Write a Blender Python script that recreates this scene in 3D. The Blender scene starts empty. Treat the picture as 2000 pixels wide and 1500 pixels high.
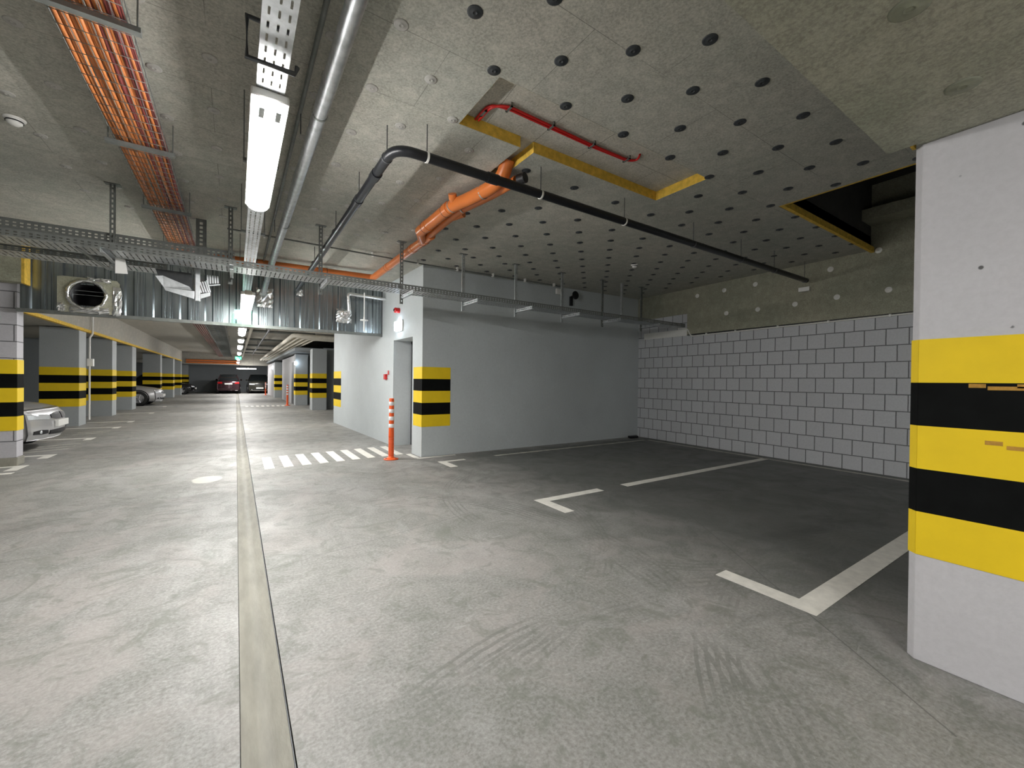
import bpy, math, random
from mathutils import Vector, Matrix
random.seed(7)
PI = math.pi
C = bpy.context.scene.collection
S = bpy.context.scene

# ------------------------------------------------------------ camera, world, exposure
EYE = 1.28
cam_d = bpy.data.cameras.new('camera'); cam = bpy.data.objects.new('camera', cam_d); C.objects.link(cam)
S.camera = cam
cam_d.sensor_width = 36.0; cam_d.lens = 36.0*811.27/2000.0
cam_d.clip_start = 0.02; cam_d.clip_end = 200
yaw, pitch, roll = .58656, -.00701, -.01167
fw = Vector((math.sin(yaw)*math.cos(pitch), math.cos(yaw)*math.cos(pitch), math.sin(pitch)))
rt = Vector((math.cos(yaw), -math.sin(yaw), 0)); dn = fw.cross(rt)
r2 = math.cos(roll)*rt + math.sin(roll)*dn; d2 = -math.sin(roll)*rt + math.cos(roll)*dn
m = Matrix((r2, -d2, -fw)).transposed().to_4x4(); m.translation = Vector((0, 0, EYE))
cam.matrix_world = m

w = bpy.data.worlds.new('world'); S.world = w; w.use_nodes = True
w.node_tree.nodes['Background'].inputs[0].default_value = (.55, .6, .7, 1)
w.node_tree.nodes['Background'].inputs[1].default_value = .03
S.view_settings.view_transform = 'Standard'; S.view_settings.look = 'None'
S.view_settings.gamma = 1; S.view_settings.use_curve_mapping = False
S.view_settings.exposure = 1.0
LAMP = 88.0            # emission strength of the tube lamp diffusers

# ------------------------------------------------------------ materials
M = {}
def nt(name):
    a = bpy.data.materials.new(name); a.use_nodes = True; t = a.node_tree
    M[name] = a
    return a, t, t.nodes['Principled BSDF']
def N(t, typ, **k):
    n = t.nodes.new(typ)
    for a, b in k.items():
        if a.startswith('i_'): n.inputs[a[2:].replace('_', ' ')].default_value = b
        else: setattr(n, a, b)
    return n
def mth(t, op, a, b=None, c=None, clamp=False):
    n = t.nodes.new('ShaderNodeMath'); n.operation = op; n.use_clamp = clamp
    for i, v in enumerate((a, b, c)):
        if v is None: continue
        if isinstance(v, (int, float)): n.inputs[i].default_value = v
        else: t.links.new(v, n.inputs[i])
    return n.outputs[0]
def mixc(t, f, a, b, mode='MIX'):
    n = t.nodes.new('ShaderNodeMix'); n.data_type = 'RGBA'; n.blend_type = mode
    for i, v in ((0, f), (6, a), (7, b)):
        if isinstance(v, (int, float)): n.inputs[i].default_value = v
        elif isinstance(v, tuple): n.inputs[i].default_value = v if len(v) == 4 else v+(1,)
        else: t.links.new(v, n.inputs[i])
    return n.outputs[2]
def ramp(t, f, lo, hi, a=0., b=1.):
    n = t.nodes.new('ShaderNodeMapRange'); t.links.new(f, n.inputs[0])
    n.inputs[1].default_value = lo; n.inputs[2].default_value = hi; n.inputs[3].default_value = a; n.inputs[4].default_value = b
    n.clamp = True
    return n.outputs[0]
def coords(t):
    tc = t.nodes.new('ShaderNodeNewGeometry')      # world position
    return tc.outputs['Position']
def noise(t, vec, scale, detail=4, rough=.55, stretch=None, dist=0):
    if stretch:
        mp = t.nodes.new('ShaderNodeMapping'); mp.inputs['Scale'].default_value = stretch
        t.links.new(vec, mp.inputs[0]); vec = mp.outputs[0]
    n = t.nodes.new('ShaderNodeTexNoise'); n.inputs['Scale'].default_value = scale
    n.inputs['Detail'].default_value = detail; n.inputs['Roughness'].default_value = rough; n.inputs['Distortion'].default_value = dist
    t.links.new(vec, n.inputs['Vector'])
    return n.outputs[0]
def bump(t, p, h, strength=.3, dist=.01):
    b = t.nodes.new('ShaderNodeBump'); b.inputs['Strength'].default_value = strength; b.inputs['Distance'].default_value = dist
    t.links.new(h, b.inputs['Height']); t.links.new(b.outputs[0], p.inputs['Normal'])
def mat(name, col, rough=.6, metal=0., var=.12, vs=6., bs=0., bst=.25, stretch=None, spec=None, coat=0.):
    a, t, p = nt(name)
    p.inputs['Roughness'].default_value = rough; p.inputs['Metallic'].default_value = metal
    if spec is not None: p.inputs['Specular IOR Level'].default_value = spec
    if coat: p.inputs['Coat Weight'].default_value = coat
    v = coords(t)
    n = noise(t, v, vs, 5, .6, stretch)
    f = ramp(t, n, .3, .7)
    lo = tuple(c*(1-var) for c in col); hi = tuple(min(1, c*(1+var)) for c in col)
    t.links.new(mixc(t, f, lo, hi), p.inputs['Base Color'])
    if bs: bump(t, p, noise(t, v, bs, 4, .6, stretch), bst, .004)
    return a
def emis(name, col, s):
    a, t, p = nt(name)
    p.inputs['Base Color'].default_value = col+(1,)
    p.inputs['Emission Color'].default_value = col+(1,); p.inputs['Emission Strength'].default_value = s
    return a

def sep(t, v):
    n = t.nodes.new('ShaderNodeSeparateXYZ'); t.links.new(v, n.inputs[0]); return n.outputs
def comb(t, x, y, z=0.):
    n = t.nodes.new('ShaderNodeCombineXYZ')
    for i, q in enumerate((x, y, z)):
        if isinstance(q, (int, float)): n.inputs[i].default_value = q
        else: t.links.new(q, n.inputs[i])
    return n.outputs[0]
def seg(t, s, p0, p1, wd):
    """mask that is 1 on the floor segment p0-p1"""
    dx, dy = p1[0]-p0[0], p1[1]-p0[1]; L = math.hypot(dx, dy); dx /= L; dy /= L
    ax = mth(t, 'SUBTRACT', s[0], p0[0]); ay = mth(t, 'SUBTRACT', s[1], p0[1])
    u = mth(t, 'ADD', mth(t, 'MULTIPLY', ax, dx), mth(t, 'MULTIPLY', ay, dy))
    v = mth(t, 'ABSOLUTE', mth(t, 'SUBTRACT', mth(t, 'MULTIPLY', ax, -dy), mth(t, 'MULTIPLY', ay, -dx)))
    a = mth(t, 'LESS_THAN', v, wd)
    return mth(t, 'MULTIPLY', a, mth(t, 'MULTIPLY', mth(t, 'GREATER_THAN', u, 0), mth(t, 'LESS_THAN', u, L)))
def arc(t, s, c, r, wd, n=4, gap=.035):
    """group of n thin tyre arcs round centre c"""
    d = mth(t, 'SQRT', mth(t, 'ADD', mth(t, 'POWER', mth(t, 'SUBTRACT', s[0], c[0]), 2), mth(t, 'POWER', mth(t, 'SUBTRACT', s[1], c[1]), 2)))
    q = mth(t, 'SUBTRACT', d, r)
    inb = mth(t, 'MULTIPLY', mth(t, 'GREATER_THAN', q, 0), mth(t, 'LESS_THAN', q, n*gap))
    fr = mth(t, 'FRACT', mth(t, 'DIVIDE', q, gap))
    return mth(t, 'MULTIPLY', inb, mth(t, 'LESS_THAN', fr, wd))

# floor: power-trowelled concrete with dirt, joints and tyre marks
a, t, p = nt('floor_concrete')
v = coords(t); s = sep(t, v)
big = noise(t, v, .55, 5, .6, dist=.6); mid = noise(t, v, 2.2, 6, .62, dist=.8); fine = noise(t, v, 60, 3, .7)
smear = noise(t, v, 1.6, 6, .6, stretch=(1, .35, 1), dist=1.2)
c = mixc(t, ramp(t, big, .35, .65), (.225, .222, .20), (.335, .32, .305))
c = mixc(t, ramp(t, mid, .46, .60, 0, .8), c, (.185, .187, .165))
c = mixc(t, ramp(t, smear, .50, .66, 0, .55), c, (.40, .395, .385))
stk = noise(t, v, 5, 5, .65, stretch=(1.6, .28, 1), dist=.6)
c = mixc(t, ramp(t, stk, .48, .66, 0, .4), c, (.185, .187, .17))
c = mixc(t, .36, c, mixc(t, ramp(t, fine, .35, .65), (.11, .11, .10), (.44, .44, .43)))
pk = noise(t, v, 1.15, 4, .6, dist=1.5); gn = noise(t, v, 3.4, 6, .7, dist=2.2)
c = mixc(t, ramp(t, pk, .50, .62, 0, .40), c, (.37, .335, .32))
c = mixc(t, ramp(t, gn, .52, .62, 0, .6), c, (.165, .175, .148))
sct = noise(t, v, 6, 6, .75, stretch=(.5, 1.6, 1), dist=3)
c = mixc(t, ramp(t, sct, .60, .68, 0, .5), c, (.44, .43, .42))
# bay floor mixed darker than the aisle, oil blotches on top
bay = mth(t, 'MULTIPLY', ramp(t, mth(t, 'ADD', s[0], mth(t, 'MULTIPLY', mid, 1.3)), 2.9, 4.3), ramp(t, s[1], 6.2, 6.5, 1, 0))
c = mixc(t, mth(t, 'MULTIPLY', bay, .78), c, (.082, .088, .082))
oil = mth(t, 'MULTIPLY', ramp(t, noise(t, v, 1.1, 5, .65, stretch=(.7, 1.3, 1), dist=.5), .54, .66), ramp(t, s[0], 2.2, 4.5))
c = mixc(t, mth(t, 'MULTIPLY', oil, .5), c, (.05, .052, .05))
wob = mth(t, 'MULTIPLY', mth(t, 'SUBTRACT', noise(t, v, 3, 3), .5), .05)
sw = (mth(t, 'ADD', s[0], wob), mth(t, 'ADD', s[1], wob), s[2])
tm = arc(t, sw, (3.4, -1.1), 2.55, .4, 5, .045)
tm2 = arc(t, sw, (.6, 3.9), 2.3, .35, 5, .04)
tm3 = arc(t, sw, (3.9, 3.4), 2.0, .35, 4, .05)
tm4 = arc(t, sw, (1.5, -.6), 2.2, .4, 5, .05)
tmk = ramp(t, noise(t, v, 1.3, 4, .6), .44, .58)
tm5 = arc(t, sw, (-.4, 2.6), 2.7, .45, 7, .05)
tall = mth(t, 'MULTIPLY', mth(t, 'ADD', tm5, mth(t, 'ADD', mth(t, 'ADD', tm, tm2), mth(t, 'ADD', tm3, tm4)), clamp=True), tmk, clamp=True)
c = mixc(t, mth(t, 'MULTIPLY', tall, .55), c, (.14, .145, .13))
cr = None
for (p0, p1, wd) in (((-1.6, 4.27), (.0, 4.33), .003), ((.2, 3.2), (1.9, 3.56), .003), ((2.2, .35), (3.9, 2.7), .004)):
    q = seg(t, sw, p0, p1, wd); cr = q if cr is None else mth(t, 'MAXIMUM', cr, q)
c = mixc(t, mth(t, 'MULTIPLY', cr, .7), c, (.10, .10, .095))
# lighter repaired patch beside the drain
pd = mth(t, 'SQRT', mth(t, 'ADD', mth(t, 'POWER', mth(t, 'DIVIDE', mth(t, 'ADD', sw[0], .30), .16), 2), mth(t, 'POWER', mth(t, 'DIVIDE', mth(t, 'SUBTRACT', sw[1], 6.45), .22), 2)))
c = mixc(t, ramp(t, pd, .85, 1.0, .8, 0), c, (.58, .56, .50))
t.links.new(c, p.inputs['Base Color'])
t.links.new(ramp(t, mid, .3, .7, .46, .66), p.inputs['Roughness'])
bump(t, p, mth(t, 'ADD', mth(t, 'MULTIPLY', mid, 1.0), mth(t, 'MULTIPLY', fine, .08)), .3, .02)

# painted in-situ concrete with small blow holes
def painted(name, col, holes=.5):
    a, t, p = nt(name); v = coords(t)
    n = noise(t, v, 1.2, 5, .6); f2 = noise(t, v, 35, 4, .65)
    c = mixc(t, ramp(t, n, .3, .7), tuple(x*.9 for x in col), col)
    c = mixc(t, ramp(t, f2, .35, .7, 0, .22), c, tuple(x*.62 for x in col))
    vo = N(t, 'ShaderNodeTexVoronoi', feature='F1', i_Scale=11., i_Randomness=1.); t.links.new(v, vo.inputs['Vector'])
    h = mth(t, 'MULTIPLY', ramp(t, vo.outputs['Distance'], .07, .11, 1, 0), mth(t, 'GREATER_THAN', noise(t, v, 7, 2), .52))
    c = mixc(t, mth(t, 'MULTIPLY', h, holes), c, (.05, .05, .05))
    t.links.new(c, p.inputs['Base Color']); p.inputs['Roughness'].default_value = .62
    bump(t, p, mth(t, 'SUBTRACT', f2, h), .25, .004)
    return a
WALLC = (.55, .59, .60)
painted('wall_paint', WALLC, .25)
painted('pillar_paint', (.55, .54, .56), .9)
painted('dark_paint', (.31, .335, .35), .2)
painted('wall_paint_dim', (.43, .46, .47), .3)  # same paint as the walls, dimmer light put into the colour
# painted block masonry, world y (or x) / z mapping
def blocks(name, axis, col, off=(0, .219), bw=.25):
    a, t, p = nt(name); v = coords(t); s = sep(t, v)
    vec = comb(t, mth(t, 'SUBTRACT', s[axis], off[0]), mth(t, 'SUBTRACT', s[2], off[1]-.234*2), 0.)
    wv = noise(t, v, 8, 2)
    b = N(t, 'ShaderNodeTexBrick', offset=.5, offset_frequency=2, squash=1.)
    b.inputs['Scale'].default_value = 1.; b.inputs['Brick Width'].default_value = bw; b.inputs['Row Height'].default_value = .234
    b.inputs['Mortar Size'].default_value = .0075; b.inputs['Mortar Smooth'].default_value = .3; b.inputs['Bias'].default_value = 0
    b.inputs['Color1'].default_value = col+(1,); b.inputs['Color2'].default_value = tuple(x*.92 for x in col)+(1,)
    b.inputs['Mortar'].default_value = tuple(x*.20 for x in col)+(1,)
    vv = t.nodes.new('ShaderNodeVectorMath'); vv.operation = 'ADD'; t.links.new(vec, vv.inputs[0])
    t.links.new(comb(t, mth(t, 'MULTIPLY', wv, .006), mth(t, 'MULTIPLY', wv, .008)), vv.inputs[1])
    t.links.new(vv.outputs[0], b.inputs['Vector'])
    f2 = noise(t, v, 45, 4, .7)
    c = mixc(t, ramp(t, f2, .35, .7, 0, .3), b.outputs['Color'], tuple(x*.6 for x in col))
    t.links.new(c, p.inputs['Base Color']); p.inputs['Roughness'].default_value = .7
    bump(t, p, mth(t, 'SUBTRACT', mth(t, 'MULTIPLY', f2, .25), b.outputs['Fac']), .5, .008)
    return a
blocks('block_wall', 1, (.60, .61, .635))
blocks('block_pier', 0, (.52, .51, .54), off=(-2.60, .12), bw=.4)
# rough grey insulation boards / raw concrete for the ceilings
def board(name, col, joints=True, green=(.45, .46, .40)):
    a, t, p = nt(name); v = coords(t); s = sep(t, v)
    n = noise(t, v, .9, 5, .6, dist=.5); f1 = noise(t, v, 70, 5, .75); f3 = noise(t, v, 9, 6, .7)
    c = mixc(t, ramp(t, n, .35, .65), col, green)
    c = mixc(t, ramp(t, f1, .36, .62, 0, .7), c, tuple(x*.42 for x in col))
    c = mixc(t, ramp(t, f3, .45, .75, 0, .3), c, tuple(x*1.5 for x in col))
    h = f1
    if joints:
        b = N(t, 'ShaderNodeTexBrick', offset=.5, offset_frequency=2, squash=1.)
        b.inputs['Scale'].default_value = 1.; b.inputs['Brick Width'].default_value = 1.17; b.inputs['Row Height'].default_value = .585
        b.inputs['Mortar Size'].default_value = .0022; b.inputs['Mortar Smooth'].default_value = .1
        t.links.new(comb(t, mth(t, 'ADD', s[0], .148+1.17*4), mth(t, 'ADD', s[1], -1.648+.585*20)), b.inputs['Vector'])
        c = mixc(t, mth(t, 'MULTIPLY', mth(t, 'MULTIPLY', b.outputs['Fac'], ramp(t, noise(t, v, 1.4, 2), .42, .56)), .6), c, (.07, .07, .06))
    t.links.new(c, p.inputs['Base Color']); p.inputs['Roughness'].default_value = .9
    bump(t, p, h, .45, .006)
    return a
board('ceiling_board', (.53, .51, .445))
board('slab_board', (.45, .44, .36), joints=False, green=(.35, .37, .29))
board('raw_concrete', (.56, .53, .46), joints=False, green=(.50, .49, .43))
a = M['raw_concrete']; t = a.node_tree; p = t.nodes['Principled BSDF']; v = coords(t); s = sep(t, v)
q = None
for (p0, p1) in (((1.55, 2.2), (1.62, 2.9)), ((2.045, 2.2), (2.062, 2.9)), ((2.53, 2.2), (2.53, 2.9)), ((3.0, 2.545), (3.7, 2.545)), ((3.3, 2.5), (3.3, 2.9))):
    k_ = seg(t, s, p0, p1, .003); q = k_ if q is None else mth(t, 'MAXIMUM', q, k_)
t.links.new(mixc(t, mth(t, 'MULTIPLY', q, .65), p.inputs['Base Color'].links[0].from_socket, (.12, .11, .09)), p.inputs['Base Color'])
board('olive_concrete', (.42, .405, .31), joints=False, green=(.34, .35, .27))
board('beam_board', (.50, .47, .41), joints=False, green=(.46, .45, .40))
mat('shaded_concrete', (.045, .043, .04), .9, 0, .2, 5)  # concrete with the void's shade put into a near-black colour
mat('wool', (.72, .47, .07), .95, 0, .22, 20, 90, .5)
mat('galv', (.48, .50, .51), .42, .8, .22, 14, 60, .08)
mat('galv_dull', (.17, .18, .17), .5, .35, .2, 14, 60, .08)
mat('steel_dark', (.10, .105, .11), .5, .6, .2, 10)
mat('sheet', (.33, .365, .38), .27, .93, .3, 5, 0, stretch=(5, 5, .3))
mat('foil', (.80, .80, .80), .22, .95, .12, 20, 26, 1.0)
mat('black_plastic', (.008, .008, .01), .5, 0, .2, 8)
mat('black_pipe', (.008, .009, .012), .36, 0, .25, 12)
mat('orange_pipe', (.62, .17, .035), .32, 0, .10, 5)
mat('orange_cable', (.46, .15, .035), .5, 0, .15, 10)
mat('red_or_flare_cable', (.20, .035, .03), .5, 0, .15, 10)  # in the basket tray: orange cable with flare tint put into the colour
mat('brown_cable', (.13, .055, .04), .7, 0, .3, 6)
mat('red_plastic', (.52, .012, .012), .35, 0, .05)
mat('white_plastic', (.78, .77, .74), .4, 0, .04)
mat('pale_insul', (.66, .62, .53), .7, 0, .12, 6, 25, .3)
mat('white_paint', (.74, .72, .66), .65, 0, .12, 12)
mat('faded_paint', (.42, .41, .36), .7, 0, .35, 9)
mat('drain_concrete', (.255, .245, .205), .6, 0, .2, 5, 40, .25, stretch=(3, .6, 1))
mat('yellow_band', (.80, .56, .006), .6, 0, .05, 5, 30, .12)
mat('black_band', (.004, .0045, .0045), .75, 0, .3, 9, 30, .12, spec=.1)
mat('bollard_orange', (.86, .115, .02), .42, 0, .05)
mat('reflect_white', (.85, .85, .86), .3, 0, .08, 60)
mat('washer_dark', (.035, .04, .045), .45, 0, .25, 30)
mat('washer_pale', (.42, .41, .38), .5, 0, .1, 30)
mat('washer_olive', (.24, .25, .19), .6, 0, .15, 30)
mat('door_grey', (.50, .49, .49), .5, 0, .05, 3)
mat('tyre', (.012, .012, .012), .8, 0, .2, 20)
mat('rim', (.55, .55, .57), .3, .8, .05)
mat('glass', (.012, .015, .016), .06, 0, 0)
mat('car_silver', (.56, .56, .57), .28, .55, .03, coat=.6)
mat('car_black', (.008, .008, .009), .2, .2, .1, coat=.6)
mat('car_plum', (.045, .018, .024), .25, .5, .05, coat=.6)
mat('car_olive', (.045, .044, .036), .28, .5, .05, coat=.6)
mat('lens', (.75, .78, .80), .08, .4, .1, 40)
mat('tail_red', (.35, .01, .012), .15, 0, .1)
mat('chrome', (.8, .8, .8), .12, 1, 0)
mat('plate', (.75, .75, .72), .4, 0, .03)
mat('yellow_wear', (.42, .22, .03), .7, 0, .3, 30)
emis('lamp_light', (1, .985, .96), LAMP)
emis('lamp_light_far', (1, .985, .96), LAMP*.85)
emis('lamp_small', (.75, .88, 1), 9)
emis('exit_green', (.03, .55, .30), 1.3)
emis('exit_white', (.75, 1, .92), 1.6)

# ------------------------------------------------------------ mesh builder
class MB:
    def __init__(s): s.v = []; s.f = []; s.sm = []
    def add(s, vs, fs, smooth=False):
        o = len(s.v); s.v += [tuple(q) for q in vs]
        for f in fs: s.f.append([o+i for i in f]); s.sm.append(smooth)
        return s
    def box(s, x0, y0, z0, x1, y1, z1):
        v = [(x, y, z) for z in (z0, z1) for y in (y0, y1) for x in (x0, x1)]
        return s.add(v, [(0, 2, 3, 1), (4, 5, 7, 6), (0, 1, 5, 4), (2, 6, 7, 3), (0, 4, 6, 2), (1, 3, 7, 5)])
    def prism(s, poly, z0, z1):
        n = len(poly)
        if sum(poly[i][0]*poly[(i+1) % n][1]-poly[(i+1) % n][0]*poly[i][1] for i in range(n)) < 0: poly = poly[::-1]
        v = [(x, y, z0) for x, y in poly]+[(x, y, z1) for x, y in poly]
        return s.add(v, [tuple(range(n))[::-1], tuple(range(n, 2*n))]+[(i, (i+1) % n, (i+1) % n+n, i+n) for i in range(n)])
    def tube(s, pts, r, seg=14, caps=True):
        pts = [Vector(q) for q in pts]; rings = []; up = None
        rr = r if isinstance(r, (list, tuple)) else [r]*len(pts)
        for i, q in enumerate(pts):
            d = (pts[min(i+1, len(pts)-1)]-pts[max(i-1, 0)]).normalized()
            if up is None:
                up = Vector((0, 0, 1)) if abs(d.z) < .9 else Vector((1, 0, 0))
            a = d.cross(up).normalized(); b = a.cross(d).normalized(); up = b
            rings.append([q+(a*math.cos(2*PI*k/seg)+b*math.sin(2*PI*k/seg))*rr[i] for k in range(seg)])
        v = [p for g in rings for p in g]; f = []
        for i in range(len(pts)-1):
            for k in range(seg):
                f.append((i*seg+k, i*seg+(k+1) % seg, (i+1)*seg+(k+1) % seg, (i+1)*seg+k))
        s.add(v, f, True)
        if caps:
            s.add(rings[0], [tuple(range(seg))[::-1]]); s.add(rings[-1], [tuple(range(seg))])
        return s
    def lathe(s, prof, c, axis='z', seg=24):
        v = []; f = []; n = len(prof)
        for k in range(seg):
            a = 2*PI*k/seg
            for r, h in prof:
                q = (r*math.cos(a), r*math.sin(a), h)
                if axis == 'x': q = (q[2], q[0], q[1])
                if axis == 'y': q = (q[0], q[2], q[1])
                v.append((q[0]+c[0], q[1]+c[1], q[2]+c[2]))
        for k in range(seg):
            for i in range(n-1):
                f.append((k*n+i, ((k+1) % seg)*n+i, ((k+1) % seg)*n+i+1, k*n+i+1))
        return s.add(v, f, True)
    def build(s, name, m_, parent=None, bevel=0, loc=None, label=None, sub=0):
        me = bpy.data.meshes.new(name); vs = s.v
        if loc is None and parent is None:
            xs = [q[0] for q in vs]; ys = [q[1] for q in vs]; zs = [q[2] for q in vs]
            loc = ((min(xs)+max(xs))/2, (min(ys)+max(ys))/2, min(zs))
        if parent is not None and loc is None: off = parent.get('_o', (0, 0, 0))
        else: off = loc
        me.from_pydata([(q[0]-off[0], q[1]-off[1], q[2]-off[2]) for q in vs], [], s.f)
        for i, pl in enumerate(me.polygons): pl.use_smooth = s.sm[i]
        me.materials.append(M[m_]); me.update()
        o = bpy.data.objects.new(name, me); C.objects.link(o)
        if parent is not None:
            o.parent = parent
            PB[o.name] = off
        else:
            o.location = off; PB[o.name] = off
        if bevel:
            b = o.modifiers.new('bevel', 'BEVEL'); b.width = bevel; b.segments = 2; b.limit_method = 'ANGLE'; b.angle_limit = .7
        if sub:
            b = o.modifiers.new('sub', 'SUBSURF'); b.levels = sub; b.render_levels = sub
        if label: o['label'] = label
        return o
PB = {}
def thing(name, loc, label, cat, group=None):
    o = bpy.data.objects.new(name, None); C.objects.link(o); o.location = loc; o.empty_display_size = .1
    o['_o'] = tuple(loc); tag(o, label, cat, group); return o
def tag(o, label=None, cat=None, group=None, kind=None):
    if label: o['label'] = label
    if cat: o['category'] = cat
    if group: o['group'] = group
    if kind: o['kind'] = kind
    return o
def part(mb, name, m_, parent, **k):
    """child mesh given in world coordinates; parent is an Empty or a mesh"""
    pm = parent
    off = parent['_o'] if '_o' in parent else PB[parent.name]
    o = mb.build(name, m_, None, loc=tuple(off), **k); o.location = (0, 0, 0); o.parent = parent
    PB[o.name] = tuple(off)
    return o
def struct(mb, name, m_, label=None, **k):
    o = mb.build(name, m_, **k); o['kind'] = 'structure'
    if label: o['label'] = label
    return o
def dup(root, loc, label=None, group=None, rotz=None):
    r = root.copy(); C.objects.link(r); r.location = loc
    if rotz is not None: r.rotation_euler = (0, 0, rotz)
    if label: r['label'] = label
    if group: r['group'] = group
    for ch in root.children:
        c = ch.copy(); C.objects.link(c); c.parent = r
        for g in ch.children:
            d = g.copy(); C.objects.link(d); d.parent = c
    return r

# ------------------------------------------------------------ the setting
ZC = 3.19
def zc(x): return ZC+.0147*max(0, x-3.66)
def wx(y): return 7.645+.0495*y          # face of the block wall
DX0, DX1 = .018, .177                     # drain edges

fl = MB(); fl.box(-9, -9, -.2, DX0, 46, 0); fl.box(DX1, -9, -.2, 9, 46, 0); fl.box(DX0, -9, -.2, DX1, 46, -.05)
struct(fl, 'floor', 'floor_concrete', 'grey power-trowelled concrete floor')
# drain channel, concave
prof = [(DX0+.0035, -.004), (DX0+.02, -.008), (DX0+.05, -.018), (.098, -.024), (DX1-.05, -.018), (DX1-.022, -.008), (DX1-.008, -.004)]
dr = MB(); vs = []
ys_ = [-9, 46]
for y in ys_:
    for x, z in prof: vs.append((x, y, z))
n = len(prof)
dr.add(vs, [(i, i+1, n+i+1, n+i) for i in range(n-1)], True)
dr.add([(prof[0][0], -9, -.049), (prof[0][0], 46, -.049), (prof[0][0], 46, -.004), (prof[0][0], -9, -.004)], [(0, 1, 2, 3)])
dr.add([(prof[-1][0], -9, -.049), (prof[-1][0], 46, -.049), (prof[-1][0], 46, -.004), (prof[-1][0], -9, -.004)], [(3, 2, 1, 0)])
d = tag(dr.build('drain_channel', 'drain_concrete'), 'long shallow concrete drainage gutter running down the aisle floor', 'drain')
g = MB(); g.box(DX1-.0075, -9, -.03, DX1-.0045, 46, .0005)
part(g, 'edge_strip', 'steel_dark', d, label='thin dark metal edge strip')

# ceiling board layer with its openings
def layer(xb, yb, skip, zf, thick, mb):
    for i in range(len(xb)-1):
        for j in range(len(yb)-1):
            x0, x1, y0, y1 = xb[i], xb[i+1], yb[j], yb[j+1]
            if skip((x0+x1)/2, (y0+y1)/2): continue
            v = [(x, y, zf(x)+dz) for dz in (0, thick) for y in (y0, y1) for x in (x0, x1)]
            mb.add(v, [(0, 2, 3, 1), (4, 5, 7, 6), (0, 1, 5, 4), (2, 6, 7, 3), (0, 4, 6, 2), (1, 3, 7, 5)])
RX0, RX1, RY0, RY1 = 1.37, 3.655, 2.24, 2.815
CX0, CX1, CY1 = 1.925, 2.06, 3.36
HX0, HY1 = 4.89, 2.18
def skp(x, y):
    return (RX0 < x < RX1 and RY0 < y < RY1) or (CX0 < x < CX1 and RY1 <= y < CY1) or (x > HX0 and y < HY1)
ce = MB()
layer([-9, RX0, CX0, CX1, RX1, HX0, 9], [-9, HY1, RY0, RY1, CY1, 8.85], skp, zc, .09, ce)
struct(ce, 'ceiling', 'ceiling_board', 'grey insulation board ceiling')
sl = MB(); sl.box(-9, -9, 3.282, HX0, 8.85, 3.45); sl.box(HX0, HY1, 3.32, 9, 8.85, 3.45)
struct(sl, 'ceiling', 'raw_concrete', 'bare concrete slab seen in the ceiling cut-out')
# wool edges lining the cut-outs
wl = MB(); e = .0015; h_ = .04
wl.box(RX0, RY1-e, ZC+.001, CX0, RY1+h_, 3.2815); wl.box(CX1, RY1-e, ZC+.001, RX1, RY1+h_, 3.2815)
wl.box(RX0-h_, RY0, ZC+.001, RX0+e, RY1, 3.2815); wl.box(RX1-e, RY0, ZC+.001, RX1+h_, RY1, 3.2815)
wl.box(RX0, RY0-h_, ZC+.001, RX1, RY0+e, 3.2815)
wl.box(CX0-h_, RY1, ZC+.001, CX0+e, CY1, 3.2815)
wl.prism([(CX1-e, RY1-e), (CX1+h_, RY1+h_), (CX1+h_, CY1), (CX1-e, CY1)], ZC+.001, 3.2815)
struct(wl, 'trim_1', 'wool', 'yellow mineral wool edge around the ceiling cut-out')
wl = MB(); wl.box(HX0, -2, 3.212, HX0+.04, HY1, 3.29); wl.box(HX0, HY1-.04, 3.215, 7.9, HY1, 3.29)
struct(wl, 'trim_2', 'wool', 'yellow mineral wool edge of the dark ceiling void')
# dark void above, its lack of light put into the wall colour
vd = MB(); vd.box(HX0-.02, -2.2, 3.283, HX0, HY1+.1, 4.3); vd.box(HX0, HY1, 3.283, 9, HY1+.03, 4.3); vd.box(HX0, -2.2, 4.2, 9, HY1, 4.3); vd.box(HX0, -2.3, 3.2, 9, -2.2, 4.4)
struct(vd, 'wall_void', 'shaded_concrete', 'ceiling void walls with shade put into their colour')
vb = MB(); vb.prism([(7.35, -2.2), (7.35, HY1), (7.85, HY1), (7.75, -2.2)], 3.60, 3.75)
struct(vb, 'trim_10', 'olive_concrete', 'ledge inside the dark ceiling void')

# lower slab over the camera, resting on the near pillar
SX1, SY1, SZ = 2.635, .685, 2.405
ls = MB(); ls.box(.9, -9, SZ, SX1, SY1, ZC); ls.box(SX1, -9, SZ, 2.652, .585, ZC)
struct(ls, 'ceiling', 'slab_board', 'lower olive-grey slab soffit over the camera')
wl = MB(); wl.box(2.656, .598, 2.41, 2.70, .61, 3.19)
struct(wl, 'trim_3', 'wool', 'yellow wool edge on top of the near pillar')

# right wall: blocks below, raw concrete above
def wallstrip(mb, y0, y1, z0, z1, off, th=.25):
    mb.prism([(wx(y0)-off, y0), (wx(y1)-off, y1), (wx(y1)+th, y1), (wx(y0)+th, y0)], z0, z1)
bw = MB(); wallstrip(bw, -9, 6.8, 0, 2.275, 0); wallstrip(bw, 5.25, 6.8, 2.275, 2.75, 0)
struct(bw, 'wall_right', 'block_wall', 'painted concrete block wall at the back of the bays')
cw = MB(); wallstrip(cw, -9, 5.24, 2.30, 4.4, .03); wallstrip(cw, 5.24, 6.8, 2.74, 3.5, .03)
struct(cw, 'wall_right', 'olive_concrete', 'bare olive concrete wall above the block wall')
# small framed opening in that corner
op = MB(); wallstrip(op, 5.25, 6.4, 2.28, 2.42, .012, 0)
struct(op, 'trim_4', 'white_plastic', 'pale plaster strip in the corner recess')

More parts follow.
